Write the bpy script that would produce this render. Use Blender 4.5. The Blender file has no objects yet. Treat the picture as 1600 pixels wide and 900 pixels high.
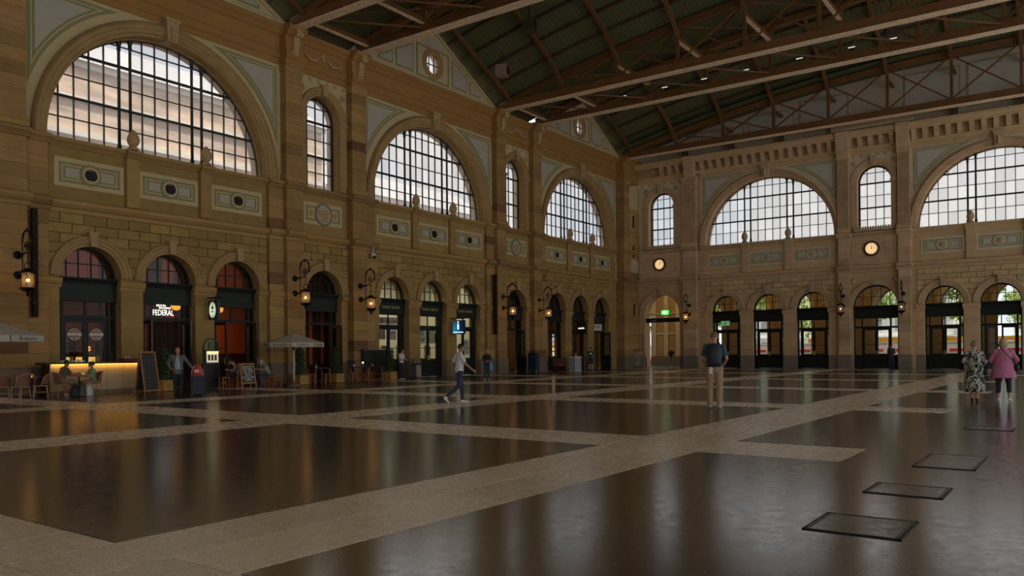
import bpy, bmesh, math, random
import numpy as np
from mathutils import Matrix, Vector
from mathutils.bvhtree import BVHTree
random.seed(7); rng = random.Random(11)
PI = math.pi
scene = bpy.context.scene
COL = scene.collection
XF = 62.18                      # the far wall stands in the plane X = XF, the left wall in the plane Y = 0
# ---------------------------------------------------------------- camera
cam_d = bpy.data.cameras.new('camera'); cam = bpy.data.objects.new('camera', cam_d); COL.objects.link(cam)
YAW, ROLL = 0.6228186, 0.0087282
cam_d.sensor_width = 36.0; cam_d.lens = 36.0*1261.41/1600
cam_d.shift_y = 98.68/1600; cam_d.shift_x = -0.86/1600
cam_d.clip_start = 0.1; cam_d.clip_end = 2000
cam.matrix_world = (Matrix.Translation((0, -32.1, 1.49)) @ Matrix.Rotation(YAW-PI/2, 4, 'Z')
                    @ Matrix.Rotation(PI/2, 4, 'X') @ Matrix.Rotation(-ROLL, 4, 'Z'))
scene.camera = cam
# ---------------------------------------------------------------- sky and exposure
SKY = 1.3
w = bpy.data.worlds.new('overcast_sky'); scene.world = w; w.use_nodes = True
nt = w.node_tree; nt.nodes.clear()
out = nt.nodes.new('ShaderNodeOutputWorld'); bg = nt.nodes.new('ShaderNodeBackground')
tc = nt.nodes.new('ShaderNodeTexCoord'); nz = nt.nodes.new('ShaderNodeTexNoise'); rp = nt.nodes.new('ShaderNodeValToRGB')
nz.inputs['Scale'].default_value = 3.0; nz.inputs['Detail'].default_value = 5.0
rp.color_ramp.elements[0].position = 0.38; rp.color_ramp.elements[0].color = (0.76, 0.85, 0.97, 1)
rp.color_ramp.elements[1].position = 0.58; rp.color_ramp.elements[1].color = (1.0, 0.98, 0.96, 1)
nt.links.new(tc.outputs['Generated'], nz.inputs['Vector']); nt.links.new(nz.outputs['Fac'], rp.inputs['Fac'])
nt.links.new(rp.outputs['Color'], bg.inputs['Color']); nt.links.new(bg.outputs['Background'], out.inputs['Surface'])
bg.inputs['Strength'].default_value = SKY
sun_d = bpy.data.lights.new('sun', 'SUN'); sun_d.energy = 5.0; sun_d.color = (1.0, 0.86, 0.68); sun_d.angle = 0.05
sun = bpy.data.objects.new('sun', sun_d); COL.objects.link(sun)
sun.rotation_euler = Vector((0.12, 0.52, -0.85)).to_track_quat('-Z', 'Y').to_euler()
vs = scene.view_settings
scene.display_settings.display_device = 'sRGB'
vs.view_transform = 'Standard'; vs.look = 'None'; vs.gamma = 1.0; vs.use_curve_mapping = False
vs.exposure = 0.0
# ---------------------------------------------------------------- materials (all procedural)
def _n(nt, t, **kw):
    n = nt.nodes.new(t)
    for k, v in kw.items(): setattr(n, k, v)
    return n
MATS = {}
def M(name, col, rough=0.7, metal=0.0, vary=0.0, noise=None, strata=None, bump=None, emit=None, spec=0.5, coat=0.0, sheen=0.0):
    """Principled material. vary: tone change from object to object. noise=(scale, amount[, colour2]).
    strata=(scale, amount): horizontal grain of sandstone. bump=(scale, strength). emit=(colour, strength)."""
    m = bpy.data.materials.new(name); m.use_nodes = True; nt = m.node_tree; b = nt.nodes['Principled BSDF']; L = nt.links.new
    b.inputs['Roughness'].default_value = rough; b.inputs['Metallic'].default_value = metal
    b.inputs['Specular IOR Level'].default_value = spec
    if coat: b.inputs['Coat Weight'].default_value = coat; b.inputs['Coat Roughness'].default_value = 0.15
    if sheen: b.inputs['Sheen Weight'].default_value = sheen
    c = _n(nt, 'ShaderNodeRGB'); c.outputs[0].default_value = (*col, 1); cur = c.outputs[0]
    geo = _n(nt, 'ShaderNodeNewGeometry')
    def mul(cur, fac_socket, lo, hi):
        mr = _n(nt, 'ShaderNodeMapRange'); L(fac_socket, mr.inputs['Value'])
        mr.inputs['To Min'].default_value = lo; mr.inputs['To Max'].default_value = hi
        mx = _n(nt, 'ShaderNodeMix', data_type='RGBA', blend_type='MULTIPLY'); mx.inputs['Factor'].default_value = 1
        L(cur, mx.inputs['A']); L(mr.outputs['Result'], mx.inputs['B']); return mx.outputs['Result']
    if noise:
        t = _n(nt, 'ShaderNodeTexNoise'); t.inputs['Scale'].default_value = noise[0]; t.inputs['Detail'].default_value = 6
        L(geo.outputs['Position'], t.inputs['Vector'])
        if len(noise) > 2:
            r = _n(nt, 'ShaderNodeValToRGB'); r.color_ramp.elements[0].position = 0.42; r.color_ramp.elements[1].position = 0.62
            L(t.outputs['Fac'], r.inputs['Fac'])
            mx = _n(nt, 'ShaderNodeMix', data_type='RGBA'); ma = _n(nt, 'ShaderNodeMath', operation='MULTIPLY'); ma.inputs[1].default_value = noise[1]
            L(r.outputs['Color'], ma.inputs[0]); L(ma.outputs[0], mx.inputs['Factor']); L(cur, mx.inputs['A']); mx.inputs['B'].default_value = (*noise[2], 1); cur = mx.outputs['Result']
        else:
            cur = mul(cur, t.outputs['Fac'], 1-noise[1]*2, 1+noise[1]*2) if noise[1] < 0.5 else mul(cur, t.outputs['Fac'], 0, 2)
    if strata:
        mp = _n(nt, 'ShaderNodeMapping'); mp.inputs['Scale'].default_value = (0.35, 0.35, strata[0])
        t2 = _n(nt, 'ShaderNodeTexNoise'); t2.inputs['Scale'].default_value = 1.0; t2.inputs['Detail'].default_value = 4
        L(geo.outputs['Position'], mp.inputs['Vector']); L(mp.outputs['Vector'], t2.inputs['Vector'])
        cur = mul(cur, t2.outputs['Fac'], 1-strata[1]*2, 1+strata[1]*2)
    if vary:
        oi = _n(nt, 'ShaderNodeObjectInfo'); cur = mul(cur, oi.outputs['Random'], 1-vary, 1+vary*0.7)
    L(cur, b.inputs['Base Color'])
    if bump:
        t3 = _n(nt, 'ShaderNodeTexNoise'); t3.inputs['Scale'].default_value = bump[0]; t3.inputs['Detail'].default_value = 5
        L(geo.outputs['Position'], t3.inputs['Vector'])
        bp = _n(nt, 'ShaderNodeBump'); bp.inputs['Strength'].default_value = bump[1]; bp.inputs['Distance'].default_value = 0.02
        L(t3.outputs['Fac'], bp.inputs['Height']); L(bp.outputs['Normal'], b.inputs['Normal'])
    if emit: b.inputs['Emission Color'].default_value = (*emit[0], 1); b.inputs['Emission Strength'].default_value = emit[1]
    MATS[name] = m; return m
def glassy(name, tint, trans, frost=(0.8, 0.8, 0.8), frost_amt=0.3, vary=0.0, gloss=0.06, rough=0.03):
    """A thin pane: part clear, part light-scattering, with a faint mirror reflection."""
    m = bpy.data.materials.new(name); m.use_nodes = True; nt = m.node_tree; nt.nodes.clear(); L = nt.links.new
    o = _n(nt, 'ShaderNodeOutputMaterial'); tr = _n(nt, 'ShaderNodeBsdfTransparent'); tl = _n(nt, 'ShaderNodeBsdfTranslucent'); gl = _n(nt, 'ShaderNodeBsdfGlossy')
    tr.inputs['Color'].default_value = tuple(t*trans for t in tint)+(1,); tl.inputs['Color'].default_value = (*frost, 1); gl.inputs['Roughness'].default_value = rough
    if vary:
        oi = _n(nt, 'ShaderNodeObjectInfo'); mr = _n(nt, 'ShaderNodeMapRange'); mr.inputs['To Min'].default_value = 1-vary; mr.inputs['To Max'].default_value = 1
        mx = _n(nt, 'ShaderNodeMix', data_type='RGBA', blend_type='MULTIPLY'); mx.inputs['Factor'].default_value = 1
        L(oi.outputs['Random'], mr.inputs['Value']); mx.inputs['A'].default_value = tuple(t*trans for t in tint)+(1,); L(mr.outputs['Result'], mx.inputs['B']); L(mx.outputs['Result'], tr.inputs['Color'])
    m1 = _n(nt, 'ShaderNodeMixShader'); m1.inputs[0].default_value = frost_amt; L(tr.outputs[0], m1.inputs[1]); L(tl.outputs[0], m1.inputs[2])
    m2 = _n(nt, 'ShaderNodeMixShader'); m2.inputs[0].default_value = gloss; L(m1.outputs[0], m2.inputs[1]); L(gl.outputs[0], m2.inputs[2])
    L(m2.outputs[0], o.inputs['Surface']); MATS[name] = m; return m
def lamp_mat(name, col, strength):
    return M(name, (0.8, 0.8, 0.8), 0.5, emit=(col, strength))
sand = M('sandstone', (0.39, 0.232, 0.078), 0.85, vary=0.10, noise=(1.6, 0.10), strata=(7, 0.10), bump=(30, 0.15))
sand_r = M('sandstone_pink', (0.355, 0.202, 0.07), 0.85, vary=0.25, noise=(1.2, 0.14), strata=(9, 0.12), bump=(30, 0.15))
ashl = M('ashlar_green_sandstone', (0.34, 0.22, 0.066), 0.88, vary=0.2, noise=(2.0, 0.14), strata=(12, 0.08), bump=(40, 0.2))
joint = M('joint_mortar', (0.14, 0.088, 0.035), 0.95, noise=(3, .1))
arch_s = M('arch_stone', (0.37, 0.232, 0.092), 0.85, noise=(1.5, 0.14), strata=(5, 0.10), bump=(30, 0.12))
sand_dk = M('dark_red_sandstone', (0.20, 0.09, 0.035), 0.85, vary=0.15, noise=(1.2, 0.14), strata=(9, 0.12), bump=(30, 0.15))
brown = M('brown_frieze_stone', (0.34, 0.172, 0.045), 0.85, noise=(1.0, 0.12), strata=(10, 0.10))
cream = M('cream_stucco', (0.54, 0.42, 0.22), 0.8, noise=(2, 0.07))
greenf = M('sage_green_stucco', (0.27, 0.25, 0.11), 0.8, noise=(3, 0.08))
greyp = M('grey_white_stucco', (0.46, 0.40, 0.31), 0.8, noise=(1.3, 0.06))
wallw = M('pale_plaster', (0.46, 0.36, 0.25), 0.85, noise=(0.8, 0.08))
granite = M('grey_granite_plinth', (0.17, 0.125, 0.08), 0.7, vary=0.2, noise=(8, 0.15))
ornam = M('carved_stone', (0.44, 0.29, 0.14), 0.85, noise=(6, 0.15), bump=(25, 0.4))
ironm = M('black_wrought_iron', (0.012, 0.011, 0.010), 0.45, metal=0.6, noise=(15, 0.15))
mull = M('window_bar_paint', (0.015, 0.018, 0.018), 0.5, noise=(6, .1))
doorm = M('dark_green_door_paint', (0.010, 0.017, 0.014), 0.45, noise=(2, 0.12), spec=0.25)
doorm2 = M('dark_green_fascia_paint', (0.015, 0.022, 0.019), 0.5, noise=(2, 0.12), spec=0.25)
doorb = M('brown_door_wood', (0.055, 0.025, 0.012), 0.4, noise=(3, .2))
timber = M('brown_painted_truss', (0.17, 0.075, 0.022), 0.55, vary=0.2, noise=(1.2, 0.18))
flange = M('lit_tone_truss_flange', (0.88, 0.66, 0.46), 0.6, noise=(5, 0.2))  # pale colour paints in the light on the truss undersides
purl = M('dark_purlin', (0.085, 0.055, 0.022), 0.6, noise=(2, .1))
soff = M('green_roof_boards', (0.105, 0.104, 0.042), 0.7, noise=(0.5, 0.16))
pane_m = glassy('ribbed_window_pane', (1.0, 0.995, 0.99), 0.90, frost=(0.74, 0.735, 0.73), frost_amt=0.16, vary=0.12, gloss=0.03)
pane_d = glassy('door_pane', (0.95, 0.97, 0.95), 0.94, frost_amt=0.0, gloss=0.008)
pane_f = glassy('fanlight_pane', (0.9, 0.92, 0.92), 0.90, frost_amt=0.0, gloss=0.02, rough=0.05)
# roof boards get thin seams
def seams(m, axis, pitch):
    nt = m.node_tree; L = nt.links.new; b = nt.nodes['Principled BSDF']; src = b.inputs['Base Color'].links[0].from_socket
    g = _n(nt, 'ShaderNodeNewGeometry'); s = _n(nt, 'ShaderNodeSeparateXYZ'); L(g.outputs['Position'], s.inputs[0])
    a = _n(nt, 'ShaderNodeMath', operation='FRACT'); d = _n(nt, 'ShaderNodeMath', operation='DIVIDE'); d.inputs[1].default_value = pitch
    L(s.outputs[axis], d.inputs[0]); L(d.outputs[0], a.inputs[0]); c = _n(nt, 'ShaderNodeMath', operation='LESS_THAN'); c.inputs[1].default_value = 0.12; L(a.outputs[0], c.inputs[0])
    mx = _n(nt, 'ShaderNodeMix', data_type='RGBA', blend_type='MULTIPLY'); L(c.outputs[0], mx.inputs['Factor']); L(src, mx.inputs['A']); mx.inputs['B'].default_value = (0.6, 0.6, 0.6, 1)
    L(mx.outputs['Result'], b.inputs['Base Color'])
seams(soff, 'Y', 0.3)
# ---------------------------------------------------------------- mesh helpers
class MB:
    def __init__(s): s.v = []; s.f = []; s.mi = []; s.cur = 0
    def add(s, vs, fs):
        b = len(s.v); s.v += [tuple(p) for p in vs]; s.f += [tuple(b+i for i in f) for f in fs]; s.mi += [s.cur]*len(fs); return s
    def box(s, x0, x1, y0, y1, z0, z1):
        return s.add([(x0,y0,z0),(x1,y0,z0),(x1,y1,z0),(x0,y1,z0),(x0,y0,z1),(x1,y0,z1),(x1,y1,z1),(x0,y1,z1)],
                     [(0,3,2,1),(4,5,6,7),(0,1,5,4),(1,2,6,5),(2,3,7,6),(3,0,4,7)])
    def bar(s, p, q, wd, ht, up=(0,0,1)):
        p, q = Vector(p), Vector(q); d = (q-p).normalized(); u = Vector(up)
        r = d.cross(u)
        if r.length < 1e-4: r = d.cross(Vector((1,0,0)))
        r.normalize(); u = r.cross(d); r *= wd/2; u *= ht/2
        return s.add([p-r-u, p+r-u, p+r+u, p-r+u, q-r-u, q+r-u, q+r+u, q-r+u], [(0,3,2,1),(4,5,6,7),(0,1,5,4),(1,2,6,5),(2,3,7,6),(3,0,4,7)])
    def ext(s, poly, a, b, axis):
        """extrude a closed 2-D polygon along an axis; the polygon lies in the two other axes, in order x, y, z"""
        def P(u, v, t): return {'x': (t,u,v), 'y': (u,t,v), 'z': (u,v,t)}[axis]
        n = len(poly)
        return s.add([P(u,v,a) for u,v in poly]+[P(u,v,b) for u,v in poly], [tuple(range(n)), tuple(range(2*n-1, n-1, -1))]+[(i, i+n, (i+1)%n+n, (i+1)%n) for i in range(n)])
    def tube(s, path, r, n=8, caps=True):
        P = [Vector(p) for p in path]; R = r if isinstance(r, (list, tuple)) else [r]*len(P); vs = []; fs = []; prev = None
        for i, p in enumerate(P):
            d = (P[min(i+1,len(P)-1)]-P[max(i-1,0)]).normalized()
            a = d.orthogonal().normalized() if prev is None else (prev-d*prev.dot(d)).normalized()
            prev = a; b = d.cross(a)
            vs += [p+(a*math.cos(t)+b*math.sin(t))*R[i] for t in (2*PI*k/n for k in range(n))]
        for i in range(len(P)-1):
            for k in range(n): fs.append((i*n+k, i*n+(k+1)%n, (i+1)*n+(k+1)%n, (i+1)*n+k))
        if caps: fs += [tuple(range(n-1,-1,-1)), tuple((len(P)-1)*n+k for k in range(n))]
        return s.add(vs, fs)
    def lathe(s, prof, c=(0,0,0), n=16, sx=1, sy=1, axis='z', hole=False):
        vs = []; fs = []; m = len(prof)
        for r, z in prof:
            for k in range(n):
                t = 2*PI*k/n; p = (r*math.cos(t)*sx, r*math.sin(t)*sy, z)
                if axis == 'y': p = (p[0], -p[2], p[1])
                vs.append((c[0]+p[0], c[1]+p[1], c[2]+p[2]))
        for i in range(m-1):
            for k in range(n): fs.append((i*n+k, i*n+(k+1)%n, (i+1)*n+(k+1)%n, (i+1)*n+k))
        if hole: fs += [((m-1)*n+k, (m-1)*n+(k+1)%n, (k+1)%n, k) for k in range(n)]
        else: fs += [tuple(range(n-1,-1,-1)), tuple((m-1)*n+k for k in range(n))]
        return s.add(vs, fs)
    def sphere(s, c, r, n=12, m=8, sc=(1,1,1)):
        prof = [(max(1e-4, math.sin(PI*i/m))*r, -math.cos(PI*i/m)*r) for i in range(m+1)]
        b = len(s.v); s.lathe(prof, (0,0,0), n)
        for i in range(b, len(s.v)): p = s.v[i]; s.v[i] = (c[0]+p[0]*sc[0], c[1]+p[1]*sc[1], c[2]+p[2]*sc[2])
        return s
    def arch_tile(s, s0, s1, z0, z1, cs, r, zs, zb, d0, dd, n=24):
        """wall face at depth d0 with one arched hole, and the hole's reveal dd deep"""
        A = [(cs+r*math.cos(PI-PI*i/n), zs+r*math.sin(PI*i/n)) for i in range(n+1)]
        def q(a, b, c, d): s.add([a,b,c,d], [(0,1,2,3)])
        q((s0,d0,z0),(cs-r,d0,z0),(cs-r,d0,z1),(s0,d0,z1)); q((cs+r,d0,z0),(s1,d0,z0),(s1,d0,z1),(cs+r,d0,z1))
        if zb > z0+1e-3: q((cs-r,d0,z0),(cs+r,d0,z0),(cs+r,d0,zb),(cs-r,d0,zb)); q((cs-r,d0,zb),(cs+r,d0,zb),(cs+r,d0+dd,zb),(cs-r,d0+dd,zb))
        for (a, za), (b, zc) in zip(A, A[1:]):
            q((a,d0,za),(b,d0,zc),(b,d0,z1),(a,d0,z1)); q((a,d0,za),(a,d0+dd,za),(b,d0+dd,zc),(b,d0,zc))
        if zs > zb:
            q((cs-r,d0,zb),(cs-r,d0+dd,zb),(cs-r,d0+dd,zs),(cs-r,d0,zs)); q((cs+r,d0,zb),(cs+r,d0,zs),(cs+r,d0+dd,zs),(cs+r,d0+dd,zb))
        return s
    def arch_sweep(s, cs, zs, prof, a0=0.0, a1=PI, n=32, leg=None):
        """sweep a closed profile [(radius, depth)] around an arch, optionally down straight legs to height leg"""
        m = len(prof); st = []
        if leg is not None: st.append((a0, leg-zs))
        st += [(a0+(a1-a0)*i/n, None) for i in range(n+1)]
        if leg is not None: st.append((a1, leg-zs))
        vs = []
        for a, dz in st:
            for r, d in prof:
                vs.append((cs+r*math.cos(a), d, zs+(r*math.sin(a) if dz is None else dz)))
        fs = [tuple(range(m)), tuple(range(len(vs)-1, len(vs)-m-1, -1))]
        for i in range(len(st)-1):
            for k in range(m): fs.append((i*m+k, (i+1)*m+k, (i+1)*m+(k+1)%m, i*m+(k+1)%m))
        return s.add(vs, fs)
    def mesh(s, name):
        me = bpy.data.meshes.new(name); me.from_pydata(s.v, [], s.f); me.update(); return me
def obj(name, mb, mat, parent=None, smooth=False, loc=None, mats=None, fix=True):
    me = mb if isinstance(mb, bpy.types.Mesh) else mb.mesh(name)
    if not isinstance(mb, bpy.types.Mesh):
        for mm in (mats or [mat]): me.materials.append(mm)
        if mats: me.polygons.foreach_set('material_index', mb.mi)
        if fix:
            bm = bmesh.new(); bm.from_mesh(me); bmesh.ops.recalc_face_normals(bm, faces=bm.faces); bm.to_mesh(me); bm.free()
        if smooth:
            me.polygons.foreach_set('use_smooth', [True]*len(me.polygons))
            try: me.set_sharp_from_angle(angle=0.7)
            except Exception: pass
    o = bpy.data.objects.new(name, me); COL.objects.link(o)
    if parent is not None: o.parent = parent
    if loc is not None: o.location = loc
    return o
def tag(o, label, cat=None, group=None, kind=None):
    o['label'] = label
    if cat: o['category'] = cat
    if group: o['group'] = group
    if kind: o['kind'] = kind
    return o
def empty(name, mat=None, parent=None, label=None, cat=None, group=None, kind=None):
    o = bpy.data.objects.new(name, None); COL.objects.link(o); o.empty_display_size = 0.2
    if parent is not None: o.parent = parent
    if mat is not None:
        if parent is None: o.matrix_world = mat
        else: o.matrix_local = mat
    if label: tag(o, label, cat, group, kind)
    return o
def T(x, y, z, rz=0.0): return Matrix.Translation((x, y, z)) @ Matrix.Rotation(rz, 4, 'Z')
FL = Matrix.Identity(4)                                             # left wall frame: (s, d, z) = (X, Y, Z)
FF = Matrix.Translation((XF, 0, 0)) @ Matrix.Rotation(-PI/2, 4, 'Z')  # far wall frame: s runs to the right, d outwards
def copy_tree(o, parent=None):
    c = o.copy(); COL.objects.link(c); c.parent = parent
    for ch in list(o.children): copy_tree(ch, c)
    return c
def text(name, s, size, mat, parent, m, extrude=0.004, align='CENTER', sx=1.0):
    cu = bpy.data.curves.new(name, 'FONT'); cu.body = s; cu.size = size; cu.align_x = align; cu.align_y = 'CENTER'; cu.extrude = extrude; cu.resolution_u = 3
    o = bpy.data.objects.new(name+'_tmp', cu); COL.objects.link(o)
    dg = bpy.context.evaluated_depsgraph_get(); dg.update(); me = bpy.data.meshes.new_from_object(o.evaluated_get(dg)); bpy.data.objects.remove(o); bpy.data.curves.remove(cu)
    me.materials.clear(); me.materials.append(mat)
    t = bpy.data.objects.new(name, me); COL.objects.link(t); t.parent = parent
    t.matrix_local = m @ Matrix.Rotation(PI/2, 4, 'X') @ Matrix.Diagonal((sx, 1, 1, 1))
    return t
ORD = ['first','second','third','fourth','fifth','sixth','seventh','eighth','ninth','tenth','eleventh','twelfth','thirteenth','fourteenth']
# ================================================================ the setting: walls
Z_STR = [(0,6.98),(-.07,6.98),(-.09,7.12),(-.2,7.18),(-.3,7.28),(-.3,7.42),(-.18,7.48),(0,7.5)]
Z_SILL = [(0,9.5),(-.07,9.5),(-.18,9.62),(-.27,9.68),(-.27,9.8),(-.1,9.86),(0,9.87)]
Z_ENT = [(0,15.52),(-.06,15.52),(-.06,15.8),(-.12,15.84),(-.12,16.12),(-.17,16.18),(-.08,16.24),(-.08,16.9),(-.2,16.98),(-.28,17.1),(-.42,17.22),(-.42,17.38),(-.3,17.46),(0,17.46)]
Z_IMP = [(0,4.1),(-.04,4.1),(-.05,4.2),(-.1,4.24),(-.14,4.34),(-.14,4.44),(-.06,4.47),(0,4.47)]
def shift(prof, d): return [(0.02, prof[0][1])]+[(a+d, z) for a, z in prof]+[(0.02, prof[-1][1])]
wallL = tag(empty('wall_left', FL), 'long sandstone hall wall of arched bays on the left', 'wall', kind='structure')
wallF = tag(empty('wall_far', FF), 'sandstone end wall with big arches and modillion cornice at the far end', 'wall', kind='structure')
shellL, shellF = MB(), MB()
WIN = [0]; DOOR = [0]
stone_cache = {}
def stone(parent, s0, s1, d0, d1, z0, z1, mat, name='stone'):
    """one squared stone, its mesh shared between stones of one size"""
    if mat is sand_r and rng.random() < .06: mat = sand_dk
    key = (round(s1-s0,2), round(d1-d0,2), round(z1-z0,2), mat.name)
    if key not in stone_cache:
        a, b, c = key[0]/2, key[1]/2, key[2]/2; e = 0.008
        mb = MB(); mb.ext([(-a,-b+e),(-a+e,-b),(a-e,-b),(a,-b+e),(a,b),(-a,b)], -c+e/2, c-e/2, 'z')
        me = mb.mesh('stone'); me.materials.append(mat); stone_cache[key] = me
    o = bpy.data.objects.new(name, stone_cache[key]); COL.objects.link(o); o.parent = parent; o.location = ((s0+s1)/2, (d0+d1)/2, (z0+z1)/2); return o
def pilaster(wall, s0, s1, proj, upper=True, fluted=False, top=True, mat=None):
    """a stone pier built of courses, with plinth, string course, pedestal, shaft, capital and entablature block"""
    mat = mat or sand_r
    e = empty('pilaster', Matrix.Identity(4), wall)
    z = 0.0
    for h in (0.5, 0.52): stone(e, s0-.05, s1+.05, -proj-.06, .0, z, z+h, granite, 'plinth_stone'); z += h
    n = 11; hh = (6.98-z)/n
    for k in range(n):
        stone(e, s0, s1, -proj, .0, z, z+hh, mat); z += hh
    obj('string_course', MB().ext(shift(Z_STR, -proj), s0-.1, s1+.1, 'x'), sand_r, e)
    obj('impost_band', MB().ext(shift([(0,4.12),(-.02,4.12),(-.04,4.34),(-.04,4.44),(0,4.46)], -proj), s0-.03, s1+.03, 'x'), sand, e)
    z = 7.5; hh = 2.0/4
    for k in range(4): stone(e, s0, s1, -proj, .0, z, z+hh, mat); z += hh
    obj('sill_course', MB().ext(shift(Z_SILL, -proj), s0-.1, s1+.1, 'x'), sand_r, e)
    if not upper: return e
    obj('shaft_base', MB().ext(shift([(0,9.87),(-.1,9.87),(-.1,10.05),(-.05,10.12),(-.02,10.2),(0,10.2)], -proj), s0-.06, s1+.06, 'x'), sand, e)
    z = 10.2; n = 10; hh = (15.2-z)/n
    if fluted:
        mb = MB(); wd = s1-s0; nf = 6; p = [(s0, 0), (s0, -proj)]
        for i in range(nf):
            a = s0+wd*(0.08+0.84*i/nf); b = s0+wd*(0.08+0.84*(i+.72)/nf)
            p += [(a, -proj), (a+.02, -proj+.06), (b-.02, -proj+.06), (b, -proj)]
        p += [(s1, -proj), (s1, 0)]
        obj('fluted_shaft', mb.ext(p, 10.2, 15.2, 'z'), arch_s, e)
    else:
        for k in range(n): stone(e, s0, s1, -proj, .0, z, z+hh, mat); z += hh
    obj('capital', MB().ext(shift([(0,15.2),(-.03,15.2),(-.06,15.26),(-.03,15.32),(-.03,15.4),(-.12,15.48),(-.12,15.56),(0,15.56)], -proj), s0-.05, s1+.05, 'x'), sand, e)
    if top:
        obj('entablature_block', MB().ext(shift(Z_ENT, -proj), s0-.04, s1+.04, 'x'), brown, e)
        # scroll console under the truss
        mb = MB(); cs = (s0+s1)/2; p = []
        for i in range(11): t = i/10; p.append((-proj-.1-.42*(t**1.6)-.05*math.sin(t*2*PI), 16.0+1.2*t))
        p += [(-proj, 17.2), (-proj, 16.0)]
        obj('console', mb.ext(p, cs-.17, cs+.17, 'x'), ornam, e)
        sc = MB(); sc.lathe([(0.02,-.2),(.16,-.2),(.16,.2),(.02,.2)], (0,0,0), 14)
        o = obj('console_scroll', sc, ornam, e); o.matrix_local = Matrix.Translation((cs, -proj-.38, 17.0)) @ Matrix.Rotation(PI/2, 4, 'Y')
    return e
def small_arch(wall, c, r, zs, ro=None, key=True):
    ro = ro or r+.42
    obj('archivolt', MB().arch_sweep(c, zs, [(r,.02),(r,-.1),(r+.1,-.1),(r+.12,-.14),(r+.26,-.14),(r+.28,-.18),(ro-.04,-.18),(ro,-.12),(ro,.02)], n=28), arch_s, wall, True)
    if key:
        k = MB(); zt = zs+ro
        k.ext([(c-.12,zs+r-.02),(c+.12,zs+r-.02),(c+.17,zt+.12),(c-.17,zt+.12)], -.3, .02, 'y'); k.box(c-.2, c+.2, -.33, .02, zt+.06, zt+.14)
        obj('keystone', k, ornam, wall)
def ashlar(wall, s0, s1, arches, z0=4.66, z1=6.96, rows=6, length=0.93, d=0.06):
    """rows of squared blocks with open joints; blocks over an arch are cut to its curve"""
    hh = (z1-z0)/rows; bed = MB()
    for k in range(rows):
        za, zb = z0+k*hh, z0+(k+1)*hh; n = max(2, round((s1-s0)/length)); L = (s1-s0)/n
        xs = [s0+L*i for i in range(n+1)] if k % 2 == 0 else [s0]+[s0+L*(i+.5) for i in range(n)]+[s1]
        for a, b in zip(xs, xs[1:]):
            a += .016; b -= .016; N = 8
            # split where an arch swallows the block
            segs = []; cur = []
            for i in range(N+1):
                x = a+(b-a)*i/N; lo = za+.014
                for c, rr, zs in arches:
                    if abs(x-c) < rr: lo = max(lo, zs+math.sqrt(rr*rr-(x-c)**2))
                if lo < zb-.03: cur.append((x, lo))
                else:
                    if len(cur) > 1: segs.append(cur)
                    cur = []
            if len(cur) > 1: segs.append(cur)
            for sg in segs:
                if sg[-1][0]-sg[0][0] < .12: continue
                e0 = .018 if sg[0][0] <= a+1e-6 else 0; e1 = .018 if sg[-1][0] >= b-1e-6 else 0
                bed.ext([(sg[0][0]-e0, sg[0][1]-.016)]+[(x, z-.016) for x, z in sg[1:-1]]+[(sg[-1][0]+e1, sg[-1][1]-.016), (sg[-1][0]+e1, zb), (sg[0][0]-e0, zb)], -.008, .01, 'y')
                if len(sg) == N+1 and all(abs(q[1]-za-.014) < 1e-6 for q in sg):
                    stone(wall, a, b, -d, .01, za+.014, zb-.014, ashl)
                else:
                    obj('stone', MB().ext(sg+[(sg[-1][0], zb-.014), (sg[0][0], zb-.014)], -d, .01, 'y'), ashl, wall, fix=False)
    obj('mortar_bed', bed, joint, wall, fix=False)
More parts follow.
